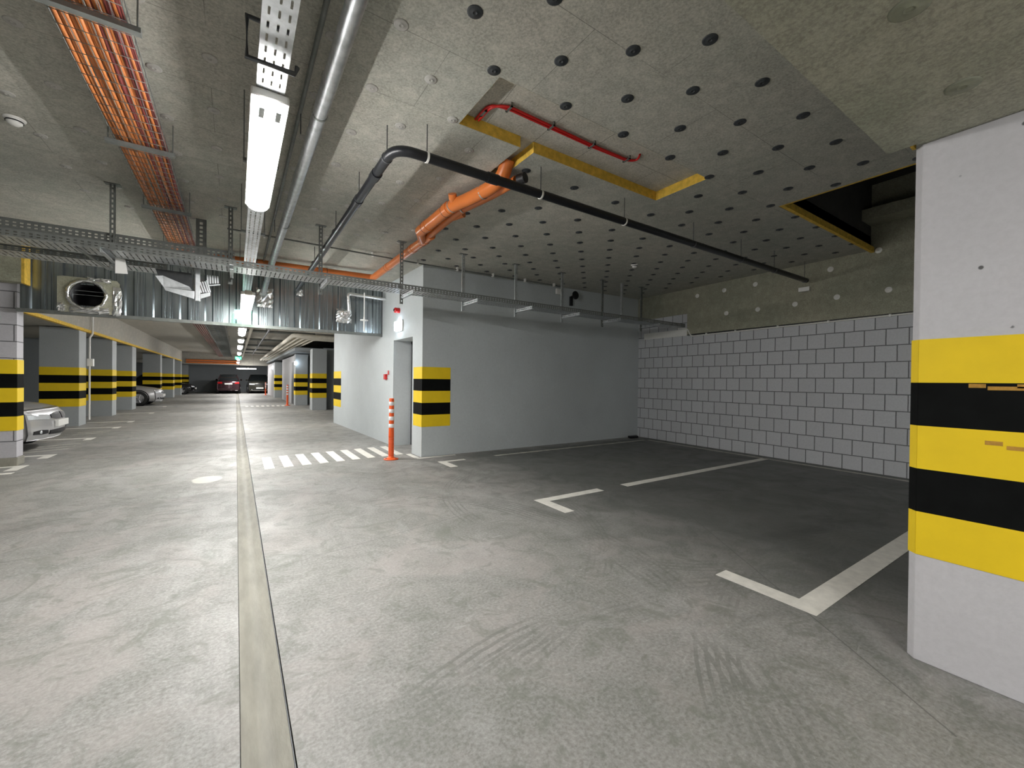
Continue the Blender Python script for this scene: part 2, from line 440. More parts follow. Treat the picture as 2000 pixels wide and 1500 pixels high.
# stair core building (polygon plan)
FY = 6.555
def west(y): return 2.568-.0255*(y-6.555)
DY0, DY1, DH = 6.985, 7.96, 2.035
zt = 3.30
wf = MB()
wf.prism([(west(FY), FY), (8.3, FY+.02), (8.3, FY+.25), (2.95, FY+.25), (2.95, DY0), (west(DY0), DY0)], 0, 3.40)
wf.prism([(west(DY0), DY0), (2.95, DY0), (2.95, DY1), (west(DY1), DY1)], DH, 3.35)
wf.prism([(west(DY1), DY1), (2.95, DY1), (2.95, 13.0), (8.3, 13.0), (8.3, 13.2), (west(13.1), 13.1)], 0, 3.35)
struct(wf, 'wall_core', 'wall_paint', 'pale grey painted wall of the stair core')
dd = MB(); dd.box(2.90, DY0, 0, 2.945, DY1, DH)
do = struct(dd, 'door_1', 'door_grey', 'pale grey recessed metal door')
h = MB(); h.tube([(2.90, DY0+.09, 1.02), (2.85, DY0+.09, 1.02), (2.85, DY0+.20, 1.02)], .011, 8)
part(h, 'handle', 'black_plastic', do, label='small black lever handle')
h = MB(); h.box(2.885, DY0, 0, 2.90, DY0+.05, DH); h.box(2.885, DY1-.05, 0, 2.90, DY1, DH); h.box(2.885, DY0, DH-.05, 2.90, DY1, DH)
part(h, 'door_frame', 'steel_dark', do)

# hazard bands
def bands(parent, segs, z0=.5, h=.2, off=.003, n=5, worn=False):
    """segs: list of (x0,y0,x1,y1) wall face segments drawn with outward normal on the left"""
    for k in range(n):
        b = MB()
        for (x0, y0, x1, y1) in segs:
            L = math.hypot(x1-x0, y1-y0); nx, ny = -(y1-y0)/L*off, (x1-x0)/L*off
            b.prism([(x0+nx, y0+ny), (x1+nx, y1+ny), (x1, y1), (x0, y0)], z0+k*h, z0+(k+1)*h)
        part(b, ('yellow' if k % 2 == 0 else 'black')+'_band', ('yellow' if k % 2 == 0 else 'black')+'_band', parent)
core = bpy.data.objects['wall_core']
bands(core, [(3.08, FY, 2.568-.003, FY), (west(FY), FY-.003, west(FY+.37), FY+.37)], .5)
bands(core, [(west(12.2), 12.2, west(13.1), 13.1)], .5)

# near right pillar
P = MB(); P.prism([(2.655, .565), (2.685, .595), (3.05, .595), (3.05, -.45), (2.655, -.45)], 0, 2.404)
pr_ = P.build('concrete_pillar', 'pillar_paint', bevel=.004)
tag(pr_, 'large pale painted pillar with yellow and black bands, nearest at right edge', 'pillar', 'striped pillars')
bands(pr_, [(2.655, -.45, 2.655, .565)], .495)
def band_fix(): pass
P2 = MB()
for k in range(5):
    b = MB(); z0 = .495+k*.2; o_ = .003
    b.prism([(2.655, .565), (2.655-o_, .566), (2.684, .595+o_), (3.05, .595+o_), (3.05, .595), (2.685, .595)], z0, z0+.2)
    nm = 'yellow_band' if k % 2 == 0 else 'black_band'
    part(b, nm, nm, pr_)
rnd = random.Random(5)
sc = MB()
for (y, z, L) in ((.30, 1.275, .10), (.22, 1.285, .10), (.38, 1.285, .05), (.33, 1.045, .05), (.26, 1.03, .07), (.2, 1.01, .06)):
    sc.box(2.6508, y-L/2, z-.006-rnd.random()*.006, 2.6518, y+L/2, z+.006)
part(sc, 'scrape_mark', 'yellow_wear', pr_, label='brown scrape marks on the bands')

# left pier nearest the aisle (blocks) and the insulated beam over it
P = MB(); P.box(-3.6, 8.745, .10, -2.575, 8.96, 2.58)
lp = tag(P.build('concrete_pillar', 'block_pier'), 'block pier with yellow and black bands at left edge, on concrete base', 'pillar', 'striped pillars')
b = MB(); b.box(-3.6, 8.735, 0, -2.56, 8.97, .12); part(b, 'base', 'drain_concrete', lp, bevel=.01, label='bare concrete foot of the pier')
bands(lp, [(-2.575+.003, 8.745, -3.6, 8.745), (-2.575, 8.96, -2.575, 8.742)], .5, off=.006)
P = MB(); P.box(-9, 8.48, 2.56, -2.46, 8.68, ZC); struct(P, 'trim_5', 'olive_concrete', 'insulated beam above the left pier')
P = MB(); P.box(-2.46, 8.48, 2.545, -2.43, 8.68, ZC); struct(P, 'trim_6', 'wool', 'yellow wool end of the insulated beam')

# beyond the sheet-metal screen
ce2 = MB(); ce2.box(-9, 8.85, ZC, 9, 46, 3.3)
struct(ce2, 'ceiling', 'beam_board', 'pale ceiling beyond the sheet metal screen')
bm = MB(); bm.box(-9, 9.1, 2.52, -3.30, 38.6, ZC)
struct(bm, 'ceiling', 'beam_board', 'lower ceiling over the left parking bays')
bm = MB(); bm.box(-3.36, 9.1, 2.45, -3.285, 38.6, 2.52)
struct(bm, 'trim_7', 'wool', 'yellow wool edge under the left lower ceiling')
bm = MB(); bm.box(-9, 40.5, 2.32, 9, 41.0, ZC)
struct(bm, 'trim_8', 'beam_board', 'cross beam at the far end')
fwl = MB(); fwl.box(-9, 45.4, 0, 9, 45.7, 3.3); struct(fwl, 'wall_far', 'dark_paint')
fwl = MB(); fwl.box(-9.2, -9, 0, -9, 46, 4.4); struct(fwl, 'wall_left', 'wall_paint')
fwl = MB(); fwl.box(-9, -9.2, 0, 9, -9, 4.4); struct(fwl, 'wall_back', 'wall_paint')
fwl = MB(); fwl.box(8.9, 13.1, 0, 9.1, 46, 3.3); struct(fwl, 'wall_right', 'wall_paint', 'outer wall beyond the stair core')
fwl = MB(); fwl.box(-9, 20.2, 0, -4.75, 20.4, 2.52); struct(fwl, 'wall_partition', 'dark_paint')

# left row of pillars
def pillar(x0, x1, y0, y1, zt, label, mat_='wall_paint_dim', side=1, z0=.5):
    P = MB(); P.box(x0, y0, 0, x1, y1, zt)
    o = tag(P.build('concrete_pillar', mat_), label, 'pillar', 'striped pillars')
    if side > 0: bands(o, [(x1+.003, y0, x0, y0), (x1, y1, x1, y0-.003)], z0, off=.005)
    else: bands(o, [(x1, y0, x0-.003, y0), (x0, y0-.003, x0, y1)], z0, off=.005)
    return o
for (x0, x1, y0, y1, nm) in ((-4.05, -3.35, 15.0, 15.6, 'first'), (-4.0, -3.35, 18.43, 19.0, 'second'), (-3.95, -3.35, 21.54, 22.3, 'third'),
                            (-4.0, -3.30, 28.3, 28.85, 'fourth'), (-4.0, -3.30, 33.6, 34.4, 'fifth'), (-4.0, -3.30, 38.0, 38.55, 'sixth')):
    pillar(x0, x1, y0, y1, 2.5, 'striped grey pillar, %s of the left row beyond the silver car nose' % nm)
pillar(-4.0, -3.30, 43.4, 44.2, 2.32, 'striped grey pillar beyond the black car, farthest of the left row')
# right side beyond the core
pillar(2.59, 3.13, 18.6, 19.25, 2.5, 'striped dark grey pillar just beyond the white core wall', side=-1)
pillar(2.37, 2.90, 22.3, 22.9, 2.45, 'striped grey pillar beside the second orange bollard', side=-1)
pillar(2.14, 2.60, 31.6, 32.2, 2.35, 'striped grey pillar farthest on the right side', side=-1)
rw = MB(); rw.box(2.40, 22.9, 0, 2.62, 29.5, 2.42); rw.box(2.17, 32.2, 0, 2.4, 39.5, 2.35)
struct(rw, 'wall_right', 'pillar_paint', 'white wall runs beyond the stair core')
rw = MB(); rw.box(2.9, 23.4, 0, 9, 23.6, 2.6); rw.box(3.13, 19.3, 0, 5.5, 19.5, 2.6)
struct(rw, 'wall_partition', 'dark_paint', 'grey cross wall beyond the core')
rw = MB(); rw.box(2.1, 20, 2.5, 9, 40.4, 2.62); struct(rw, 'ceiling', 'dark_paint', 'dark soffit over the right pillars')
dk = MB(); dk.box(3.2, 19.24, 0, 4.1, 19.3, 2.2); struct(dk, 'door_2', 'dark_paint', 'dark grey door between pillar and core')
dk = MB(); dk.box(2.385, 23.15, 0, 2.40, 24.1, 2.1); dz = struct(dk, 'door_3', 'steel_dark', 'grey door in the far white wall')

# ------------------------------------------------------------ sheet metal screen
SYY = 8.70
scr = thing('sheet_metal_screen', (0, SYY, 2.19), 'corrugated galvanised sheet metal smoke screen hanging across the aisle', 'metal screen')
pf = [(0, 0), (.085, 0), (.105, .04), (.185, .04), (.205, 0), (.235, 0), (.243, .012), (.262, .012), (.27, 0), (.30, 0), (.308, .012), (.325, .012), (.333, 0)]
b = MB(); pts = []
x = -2.53
while x < 2.52:
    for dx, dy in pf[:-1]:
        if x+dx < 2.52: pts.append((x+dx, SYY+dy-.02))
    x += .333
pts.append((2.52, SYY-.02))
zs_ = [2.20, 2.33, 2.64, ZC]; n = len(pts)
vs = [(px, py, z_) for z_ in zs_ for px, py in pts]
b.add(vs, [(j*n+i, j*n+i+1, (j+1)*n+i+1, (j+1)*n+i) for j in range(3) for i in range(n-1) if not (j == 1 and -2.06 < pts[i][0] and pts[i+1][0] < -1.63)])
part(b, 'corrugated_sheet', 'sheet', scr)
b = MB(); b.box(-2.56, SYY-.035, 2.175, 2.50, SYY+.03, 2.205); b.box(-2.56, SYY-.04, 2.175, 2.50, SYY-.033, 2.225)
part(b, 'bottom_channel', 'galv_dull', scr)
b = MB(); b.box(2.50, SYY-.05, 2.16, 2.53, SYY+.03, ZC); part(b, 'edge_post', 'steel_dark', scr)

# ventilation opening in the screen
hc = (-1.85, 2.485); hr = .185
vent = thing('vent_duct', (hc[0], SYY-.05, hc[1]), 'round black ventilation duct end with foil-taped square collar in the metal screen', 'duct')
b = MB(); sq = []; ci = []; K = 48
x0, x1, z0, z1 = hc[0]-.31, hc[0]+.36, 2.215, 2.735
for k in range(K):
    a = 2*PI*k/K; cx, cz = math.cos(a), math.sin(a)
    ci.append((hc[0]+hr*cx, hc[1]+hr*cz))
    q = min(((x1 if cx > 0 else x0)-hc[0])/cx if abs(cx) > 1e-6 else 9, ((z1 if cz > 0 else z0)-hc[1])/cz if abs(cz) > 1e-6 else 9)
    sq.append((hc[0]+q*cx, hc[1]+q*cz))
vs = [(x, SYY-.055, z) for x, z in sq]+[(x, SYY-.055, z) for x, z in ci]
b.add(vs, [(k, (k+1) % K, K+(k+1) % K, K+k) for k in range(K)])
part(b, 'collar_plate', 'olive_concrete', vent)
b = MB(); b.lathe([(hr, 0), (hr, .02), (hr-.004, .02), (hr-.006, .75), (0, .75)], (hc[0], SYY-.05, hc[1]), 'y', 32)
part(b, 'duct_tube', 'black_plastic', vent)
b = MB(); ring = []
for k in range(61):
    a = 2*PI*k/60; r_ = hr+.022+rnd.uniform(-.006, .006)
    ring.append((hc[0]+r_*math.cos(a), SYY-.06-rnd.random()*.012, hc[1]+r_*math.sin(a)))
b.tube(ring, [.020+rnd.uniform(-.006, .006) for _ in ring], 8)
part(b, 'foil_ring', 'foil', vent)
def foil_patch(mb, cx, cz, wd, hg, y, n=9, amp=.018):
    vs = []
    for j in range(n):
        for i in range(n):
            e_ = min(i, j, n-1-i, n-1-j)
            vs.append((cx+wd*(i/(n-1)-.5)+(rnd.uniform(-.01, .01)), y-(rnd.random()*amp if e_ else 0), cz+hg*(j/(n-1)-.5)+rnd.uniform(-.01, .01)))
    mb.add(vs, [(j*n+i, j*n+i+1, (j+1)*n+i+1, (j+1)*n+i) for j in range(n-1) for i in range(n-1)])
b = MB(); foil_patch(b, -1.52, 2.42, .10, .44, SYY-.058); foil_patch(b, -1.82, 2.26, .42, .09, SYY-.058); foil_patch(b, -1.72, 2.72, .26, .06, SYY-.058)
foil_patch(b, -2.12, 2.28, .08, .12, SYY-.058)
part(b, 'foil_tape', 'foil', vent)
b = MB(); b.box(hc[0]-hr, SYY+.1, 2.50, hc[0]+hr, SYY+.11, 2.506); b.box(hc[0]-hr, SYY+.1, 2.56, hc[0]+hr, SYY+.11, 2.566)
part(b, 'damper_rod', 'galv', vent)

# ------------------------------------------------------------ perforated cable trays
def perf(mb, o, U, V, Lu, Lv, ub, vb, holes):
    """plate in the plane o + u*U + v*V; ub: list of u edges over the whole length; vb: v edges; holes(i,j)->bool"""
    o = Vector(o); U = Vector(U); V = Vector(V)
    nu = len(ub); nv = len(vb)
    vs = [o+U*u+V*v_ for v_ in vb for u in ub]
    fs = [(j*nu+i, j*nu+i+1, (j+1)*nu+i+1, (j+1)*nu+i) for j in range(nv-1) for i in range(nu-1) if not holes(i, j)]
    mb.add(vs, fs)
def edges(L, pitch, hole):
    u = [0.]; x = pitch*.5
    while x+hole < L: u += [x, x+hole]; x += pitch
    u.append(L); return u
def tray(name, label, x0, x1, y0, y1, z, h, m_='galv_dull', pitch=.10):
    t_ = thing(name, ((x0+x1)/2, y0, z), label, 'cable tray', 'perforated cable trays')
    L = x1-x0; W = y1-y0
    b = MB(); ub = edges(L, .045, .010)
    vb = [0, W*.10, W*.52, W*.58, W*.90, W]
    perf(b, (x0, y0, z), (1, 0, 0), (0, 1, 0), L, W, ub, vb, lambda i, j: i % 2 == 1 and j in (1, 3))
    part(b, 'tray_base', m_ if z > 2.6 else 'galv', t_)  # lamp-lit bases lighter, shadowed upper base darker: light put into the metal's colour
    ub = edges(L, .045, .022); vb = [0, h*.2, h*.36, h*.56, h*.72, h]
    for y, nm in ((y0, 'side_flange'), (y1, 'side_flange')):
        b = MB(); perf(b, (x0, y, z), (1, 0, 0), (0, 0, 1), L, h, ub, vb, lambda i, j: i % 2 == 1 and j in (1, 3))
        b.box(x0, y-.003, z+h-.003, x1, y+.003, z+h+.003)
        part(b, nm, m_, t_)
    return t_
tray('cable_tray', 'long grey perforated cable tray spanning the aisle and bays up to the block wall', -3.4, 7.86, 5.28, 5.60, 2.455, .065)
tray('cable_tray', 'short lower perforated cable tray behind the long one at left', -3.4, -.62, 5.76, 6.06, 2.43, .05)
tray('cable_tray', 'dark upper perforated cable tray at left, raised behind the long tray', -3.4, -.02, 5.72, 6.02, 2.63, .085)
# hanging reducer piece under the trays
rd = thing('tray_fitting', (-.75, 6.0, 2.0), 'galvanised tray reducer fitting tilted under the trays left of the lamp row', 'tray fitting')
def sheet_xz(mb, pts, y0, y1, th=.004):
    """bent sheet: outline in x/z, leaning from depth y0 (first half) to y1"""
    n = len(pts); ys = [y0 if i < n/2 else y1 for i in range(n)]
    v = [(p[0], ys[i], p[1]) for i, p in enumerate(pts)]+[(p[0], ys[i]+th, p[1]) for i, p in enumerate(pts)]
    mb.add(v, [tuple(range(n)), tuple(range(n, 2*n))[::-1]]+[((i+1) % n, i, i+n, (i+1) % n+n) for i in range(n)])
b = MB(); sheet_xz(b, [(-.715, 2.348), (-.646, 2.236), (-.408, 2.235), (-.43, 2.271), (-.655, 2.36)], 5.745, 5.75); part(b, 'sloped_plate', 'galv', rd)
b = MB(); sheet_xz(b, [(-.646, 2.236), (-.385, 2.226), (-.389, 2.142), (-.633, 2.205)], 5.742, 5.742); part(b, 'side_flange', 'galv', rd)
b = MB(); sheet_xz(b, [(-.72, 2.43), (-.42, 2.43), (-.40, 2.24), (-.66, 2.24)], 5.80, 5.76); part(b, 'back_plate', 'steel_dark', rd)
b = MB(); b.box(-.376, 5.73, 2.13, -.336, 5.75, 2.62); b.box(-.376, 5.73, 2.125, -.336, 5.77, 2.13); part(b, 'channel_post', 'galv', rd)
b = MB()
for k in range(4):
    x_ = -.33+.021*k; b.add([(x_, 5.74, 2.215+.005*k), (x_+.013, 5.74, 2.218+.005*k), (x_-.02, 5.74, 2.33+.006*k), (x_-.033, 5.74, 2.327+.006*k)], [(0, 1, 2, 3)])
sheet_xz(b, [(-.331, 2.2), (-.244, 2.233), (-.244, 2.193), (-.331, 2.149)], 5.738, 5.738)
sheet_xz(b, [(-.25, 2.235), (-.238, 2.235), (-.27, 2.36), (-.285, 2.36)], 5.74, 5.74)
part(b, 'slotted_end', 'galv', rd)
b = MB()
for k in range(5):
    x_ = -.275+.023*k; b.add([(x_, 5.78, 2.33+.004*k), (x_+.014, 5.78, 2.333+.004*k), (x_+.010, 5.78, 2.43), (x_-.004, 5.78, 2.43)], [(0, 1, 2, 3)])
sheet_xz(b, [(-.26, 2.318), (-.155, 2.342), (-.155, 2.33), (-.26, 2.306)], 5.775, 5.775)
part(b, 'slotted_end', 'galv', rd)

# hangers for the long tray: post from the ceiling and arm underneath
def perf_post(mb, x, y, z0, z1, wd=.041, dp=.022):
    """slotted C channel upright"""
    ub = edges(z1-z0, .05, .028); vb = [0, wd*.35, wd*.65, wd]
    perf(mb, (x-wd/2, y-dp/2, z0), (0, 0, 1), (1, 0, 0), 0, 0, ub, vb, lambda i, j: i % 2 == 1 and j == 1)
    for xx in (x-wd/2, x+wd/2): mb.box(xx-.0012, y-dp/2, z0, xx+.0012, y+dp/2, z1)
hx = [(-1.03, 'first from the left, over the left tray group'), (-.06, 'just left of the lamp row'), (.87, 'beside the black pipe bend'), (1.90, 'in front of the white core wall'), (2.85, 'just right of the core corner'), (3.81, 'second right of the core corner'),
      (4.80, 'third right of the core corner, beside the black siren'), (5.80, 'fourth right of the core corner'), (6.92, 'last before the block wall')]
for i, (x, lb) in enumerate(hx):
    t_ = thing('tray_hanger', (x, 5.65, zc(x)), 'slotted steel tray hanger with arm, '+lb, 'hanger', 'hangers of the long cable tray')
    b = MB(); perf_post(b, x, 5.655, 2.33, zc(x)); part(b, 'post', 'galv' if i in (4, 5, 6) else 'galv_dull', t_)
    b = MB(); b.box(x-.06, 5.62, zc(x)-.006, x+.06, 5.69, zc(x)); part(b, 'head_plate', 'galv_dull', t_)
    b = MB(); ub = edges(.46, .05, .022)
    perf(b, (x-.001, 5.20, 2.405), (0, 1, 0), (0, 0, 1), 0, 0, ub, [0, .014, .030, .045], lambda i, j: i % 2 == 1 and j == 1)
    b.box(x-.002, 5.20, 2.402, x+.03, 5.66, 2.406); b.box(x-.002, 5.20, 2.447, x+.03, 5.66, 2.451)
    part(b, 'arm', 'galv', t_)
    if i == 0:
        b = MB(); b.add([(x+.03, 5.60, 2.46), (x+.03, 5.60, 2.30), (x+.12, 5.62, 2.31), (x+.10, 5.62, 2.45)], [(0, 1, 2, 3)]); part(b, 'gusset', 'white_plastic', t_)
        b = MB(); b.tube([(x-.25, 5.3, 2.5), (x-.02, 5.6, 2.33)], .012, 6); part(b, 'brace', 'galv_dull', t_)
b = MB(); b.box(6.30-.02, 5.60, 2.5, 6.32, 5.64, zc(6.3)); tag(b.build('tray_hanger', 'galv'), 'bright plain steel drop rod above the right end of the long tray', 'hanger', 'hangers of the long cable tray')

# lamp strip: narrow perforated tray carrying the tube lamps
st = thing('lamp_track', (.133, 3, 2.69), 'narrow galvanised perforated track carrying the tube lamps along the aisle', 'lamp track')
b = MB(); ub = edges(9.2, .075, .042)
perf(b, (.073, -1.2, 2.69), (0, 1, 0), (1, 0, 0), 0, 0, ub, [0, .02, .029, .0555, .0645, .091, .10, .12], lambda i, j: i % 2 == 1 and j in (1, 3, 5))
b.add([(.073, -1.2, 2.69), (.073, 8.0, 2.69), (.073, 8.0, 2.72), (.073, -1.2, 2.72)], [(0, 1, 2, 3)])
b.add([(.193, -1.2, 2.69), (.193, 8.0, 2.69), (.193, 8.0, 2.72), (.193, -1.2, 2.72)], [(3, 2, 1, 0)])
part(b, 'track_plate', 'galv', st)
for k, y in enumerate((.2, 2.14, 3.3, 4.9, 6.6)):
    b = MB()
    if y == 2.14:
        b.tube([(.20, y, 2.84), (.03, y, 2.84), (.03, y, 2.665), (.215, y, 2.665), (.225, y, 2.70)], .011, 8)
    else:
        b.box(.03, y-.015, 2.72, .236, y+.015, 2.74)
        b.tube([(.035, y, 2.73), (.035, y, ZC)], .004, 6); b.tube([(.231, y, 2.73), (.231, y, ZC)], .004, 6)
    part(b, 'track_bracket', 'steel_dark' if y == 2.14 else 'galv_dull', st)
b = MB(); b.tube([(.10, 2.14, 2.84), (.10, 2.14, ZC)], .004, 6); part(b, 'drop_rod', 'galv_dull', st)

# ------------------------------------------------------------ lamps
def lamp(x, y, z, L, label, wd=.15, rot=0, em='lamp_light', clips=False, rods=0):
    t_ = thing('tube_lamp', (0, 0, 0), label, 'lamp', 'tube lamps along the aisle')
    b = MB()
    # housing
    n = 16; prof = []
    for k in range(n+1):
        a = PI*k/n; prof.append((wd/2*math.cos(a), -.064*math.sin(a)**.8))
    vs = []; st_ = [(-L/2, .35), (-L/2+.015, .8), (-L/2+.05, 1), (L/2-.05, 1), (L/2-.015, .8), (L/2, .35)]
    for yy, sc_ in st_:
        for px, pz in prof: vs.append((px*(.55+.45*sc_), yy, pz*sc_))
    m_ = n+1
    b.add(vs, [(i*m_+k, i*m_+k+1, (i+1)*m_+k+1, (i+1)*m_+k) for i in range(len(st_)-1) for k in range(n)], True)
    b.add(vs[:m_], [tuple(range(m_))]); b.add(vs[-m_:], [tuple(range(m_))[::-1]])
    part(b, 'diffuser', em, t_)
    b = MB(); b.box(-wd/2-.009, -L/2-.004, -.012, wd/2+.009, L/2+.004, .035); part(b, 'housing', 'white_plastic', t_, bevel=.01)
    if clips:
        for sx in (-.036, .036):
            b = MB(); b.box(sx-.012, -L/2-.003, -.066, sx+.012, -L/2+.085, -.0625); part(b, 'end_cap', 'galv', t_)
    if rods:
        for sy in (-L*.35, L*.35):
            b = MB(); b.tube([(0, sy, .03), (0, sy, rods-z)], .005, 6); part(b, 'rod', 'galv_dull', t_)
    t_.location = (x, y, z); t_.rotation_euler = (0, 0, rot)
    return t_
lamp(.133, 3.13, 2.655, 1.52, 'large bright tube lamp nearest the camera', clips=True)
lamp(.133, 7.55, 2.43, 1.57, 'bright tube lamp in front of the metal screen')
for (y, L, lb) in ((12.3, 1.57, 'first bright tube lamp beyond the metal screen'), (15.3, .7, 'small square lamp second beyond the metal screen'), (18.6, 1.57, 'third tube lamp beyond the metal screen'),
               (23.3, 1.57, 'fourth tube lamp beyond the metal screen'), (30.8, 1.57, 'fifth tube lamp beyond the metal screen, past the small exit sign'), (37.0, 1.57, 'last lengthwise tube lamp at the far end')):
    lamp(.12, y, 2.44, L, lb, em='lamp_light_far', rods=ZC)
lamp(.70, 39.6, 2.06, 1.3, 'tube lamp mounted crosswise at the far end', rot=PI/2, em='lamp_light_far', rods=ZC)
lamp(.133, -2.2, 2.30, 1.57, 'tube lamp behind the camera', rods=ZC)
lamp(.133, -6.2, 2.30, 1.57, 'second tube lamp behind the camera', rods=ZC)
b = MB(); b.box(.09, 6.62, 2.40, .175, 6.762, 2.46); tag(b.build('junction_box', 'pale_insul', bevel=.01), 'small box at the near end of the second lamp', 'junction box')
for (x_, y_, z0_, z1_, lb) in ((.07, 7.0, 2.46, 2.70, 'near end of the lamp in front of the screen'), (.19, 8.15, 2.46, ZC, 'far end of the lamp in front of the screen')):
    b = MB(); b.tube([(x_, y_, z0_), (x_, y_, z1_)], .004, 6); tag(b.build('suspension_rod', 'galv_dull'), 'thin rod holding the '+lb, 'rod', 'lamp suspension rods')

# ------------------------------------------------------------ exit signs
def exit_sign(x, y, z, wd, hg, label):
    t_ = thing('exit_sign', (x, y, z), label, 'exit sign')
    b = MB(); b.box(x-wd/2, y, z, x+wd/2, y+.04, z+hg); part(b, 'panel', 'exit_green', t_, bevel=.004)
    b = MB(); yy = y-.002
    def q(a0, b0, a1, b1): b.box(x-wd/2+a0*wd, yy, z+b0*hg, x-wd/2+a1*wd, y+.001, z+b1*hg)
    # running figure pictogram, arrow, door
    q(.10, .25, .14, .80); q(.10, .74, .26, .80); q(.24, .25, .28, .80)
    b.add([(x-wd/2+wd*a_, yy, z+hg*c_) for a_, c_ in ((.40, .8), (.48, .62), (.58, .62), (.52, .5), (.60, .3), (.54, .25), (.46, .42), (.36, .25), (.31, .3), (.42, .55), (.36, .62))], [tuple(range(11))[::-1]])
    b.add([(x-wd/2+wd*a_, yy, z+hg*c_) for a_, c_ in ((.70, .45), (.82, .45), (.82, .32), (.95, .52), (.82, .72), (.82, .6), (.70, .6))], [tuple(range(7))[::-1]])
    part(b, 'pictogram', 'exit_white', t_)
    b = MB(); b.tube([(x, y+.02, z+hg), (x, y+.02, ZC if y > 9 else z+hg+.04)], .005, 6); part(b, 'rod', 'galv', t_)
    return t_
exit_sign(.09, 8.22, 2.245, .235, .16, 'green running man exit sign hanging under the second lamp')
exit_sign(.10, 27.6, 2.30, .30, .16, 'small exit sign far along the lamp row')
es = thing('emergency_light', (2.50, 7.60, 2.19), 'glowing white-blue emergency light on the white core wall', 'emergency light')
b = MB(); b.box(west(7.6)-.02, 7.44, 2.18, west(7.6), 7.78, 2.38); part(b, 'housing', 'white_plastic', es)
b = MB(); b.box(west(7.6)-.075, 7.50, 2.195, west(7.6)-.02, 7.74, 2.365); part(b, 'lit_panel', 'lamp_small', es, bevel=.01)
b = MB(); b.box(2.32, 22.1, 1.93, 2.36, 22.3, 2.1); tag(b.build('emergency_light', 'lamp_small', bevel=.01), 'small glowing light above the far door beside the striped pillar', 'emergency light')
b = MB(); b.box(2.11, 33.5, 1.95, 2.17, 34.0, 2.15); tag(b.build('emergency_light', 'lamp_small', bevel=.01), 'tiny glowing light at the far right wall end', 'emergency light')

sr = thing('alarm_siren', (2.5, 7.62, 2.54), 'red alarm sounder above the emergency light', 'alarm sounder')
b = MB(); b.lathe([(0, -.10), (.035, -.10), (.05, -.085), (.05, 0), (0, 0)], (west(7.6), 7.66, 2.575), 'x', 20); part(b, 'body', 'red_plastic', sr)
b = MB(); b.lathe([(.0, -.112), (.02, -.112), (.022, -.10)], (west(7.6), 7.66, 2.575), 'x', 16); part(b, 'horn_mouth', 'black_plastic', sr)
cp = thing('call_point', (2.52, 8.36, 1.28), 'small red fire call point left of the door', 'fire call point')
b = MB(); b.box(west(8.36)-.045, 8.30, 1.28, west(8.36), 8.42, 1.39); part(b, 'box', 'red_plastic', cp, bevel=.006)
b = MB(); b.box(west(8.36)-.01, 8.20, 1.38, west(8.36), 8.26, 1.46); part(b, 'marker', 'red_plastic', cp)

# ------------------------------------------------------------ pipes
def bend(pts, r, n=8):
    """polyline with rounded corners"""
    out = [Vector(pts[0])]
    for i in range(1, len(pts)-1):
        a, b_, c_ = Vector(pts[i-1]), Vector(pts[i]), Vector(pts[i+1])
        d1 = (a-b_).normalized(); d2_ = (c_-b_).normalized(); k = min(r, (a-b_).length*.49, (c_-b_).length*.49)
        p0 = b_+d1*k; p1 = b_+d2_*k
        for j in range(n+1):
            u = j/n; out.append(p0*(1-u)**2+b_*2*u*(1-u)+p1*u*u)
    out.append(Vector(pts[-1])); return out
def clamp(mb, c, ax, r, w_=.012):
    q = Vector(c); a = Vector(ax)*w_
    mb.tube([q-a, q+a], r, 16)
bp = thing('black_pipe', (.935, 2.96, 2.9), 'black plastic drain pipe bending under the ceiling across the bays', 'pipe')
b = MB(); b.tube(bend([(.935, 8.6, 2.92), (.935, 2.96, 2.945), (7.62, 2.96, 2.95)], .16), .037, 18); part(b, 'pipe_run', 'black_pipe', bp)
for c_, ax in (((.935, 4.05, 2.94), (0, 1, 0)), ((.935, 3.45, 2.94), (0, 1, 0)), ((1.75, 2.96, 2.945), (1, 0, 0))):
    b = MB(); clamp(b, c_, ax, .043, .05); part(b, 'socket', 'black_pipe', bp)
for (x, y) in ((.935, 3.14), (.935, 3.99), (.935, 5.06), (.935, 6.6), (1.18, 2.96), (2.25, 2.96), (3.34, 2.96), (4.55, 2.96), (5.63, 2.96), (6.55, 2.96), (7.55, 2.96)):
    b = MB(); b.tube([(x, y, 2.98), (x, y, zc(x))], .004, 6); part(b, 'drop_rod', 'steel_dark', bp)
    b = MB(); clamp(b, (x, y, 2.945), (0, 1, 0) if x < 1 else (1, 0, 0), .041, .008); part(b, 'clamp', 'white_plastic' if x in (1.18, 2.25, 3.34) else 'steel_dark', bp)

op_ = thing('orange_pipe', (1.93, 5, 3.0), 'orange plastic sewer pipes running under the ceiling to the core wall', 'pipe')
b = MB(); b.tube(bend([(2.0, 4.85, 3.07), (2.0, 7.47, 3.07), (-.28, 7.60, 3.07)], .10), .055, 18); part(b, 'single_run', 'orange_pipe', op_)
b = MB()
b.tube(bend([(1.83, 4.78, 3.06), (1.83, 3.92, 3.065), (1.90, 3.68, 3.07), (1.97, 3.36, 3.08), (2.00, 3.2, 3.12), (2.0, 3.12, 3.25)], .08), .063, 18)
part(b, 'wide_run', 'orange_pipe', op_)
b = MB(); b.tube(bend([(1.83, 4.78, 3.06), (1.93, 4.98, 3.065), (2.0, 5.1, 3.07)], .05), .058, 16); part(b, 'elbow', 'orange_pipe', op_)
b = MB()
b.tube(bend([(1.99, 4.95, 3.07), (1.97, 4.55, 3.075), (1.97, 4.0, 3.09), (2.06, 3.5, 3.09), (2.10, 3.12, 3.09)], .10), .045, 16)
part(b, 'narrow_run', 'orange_pipe', op_)
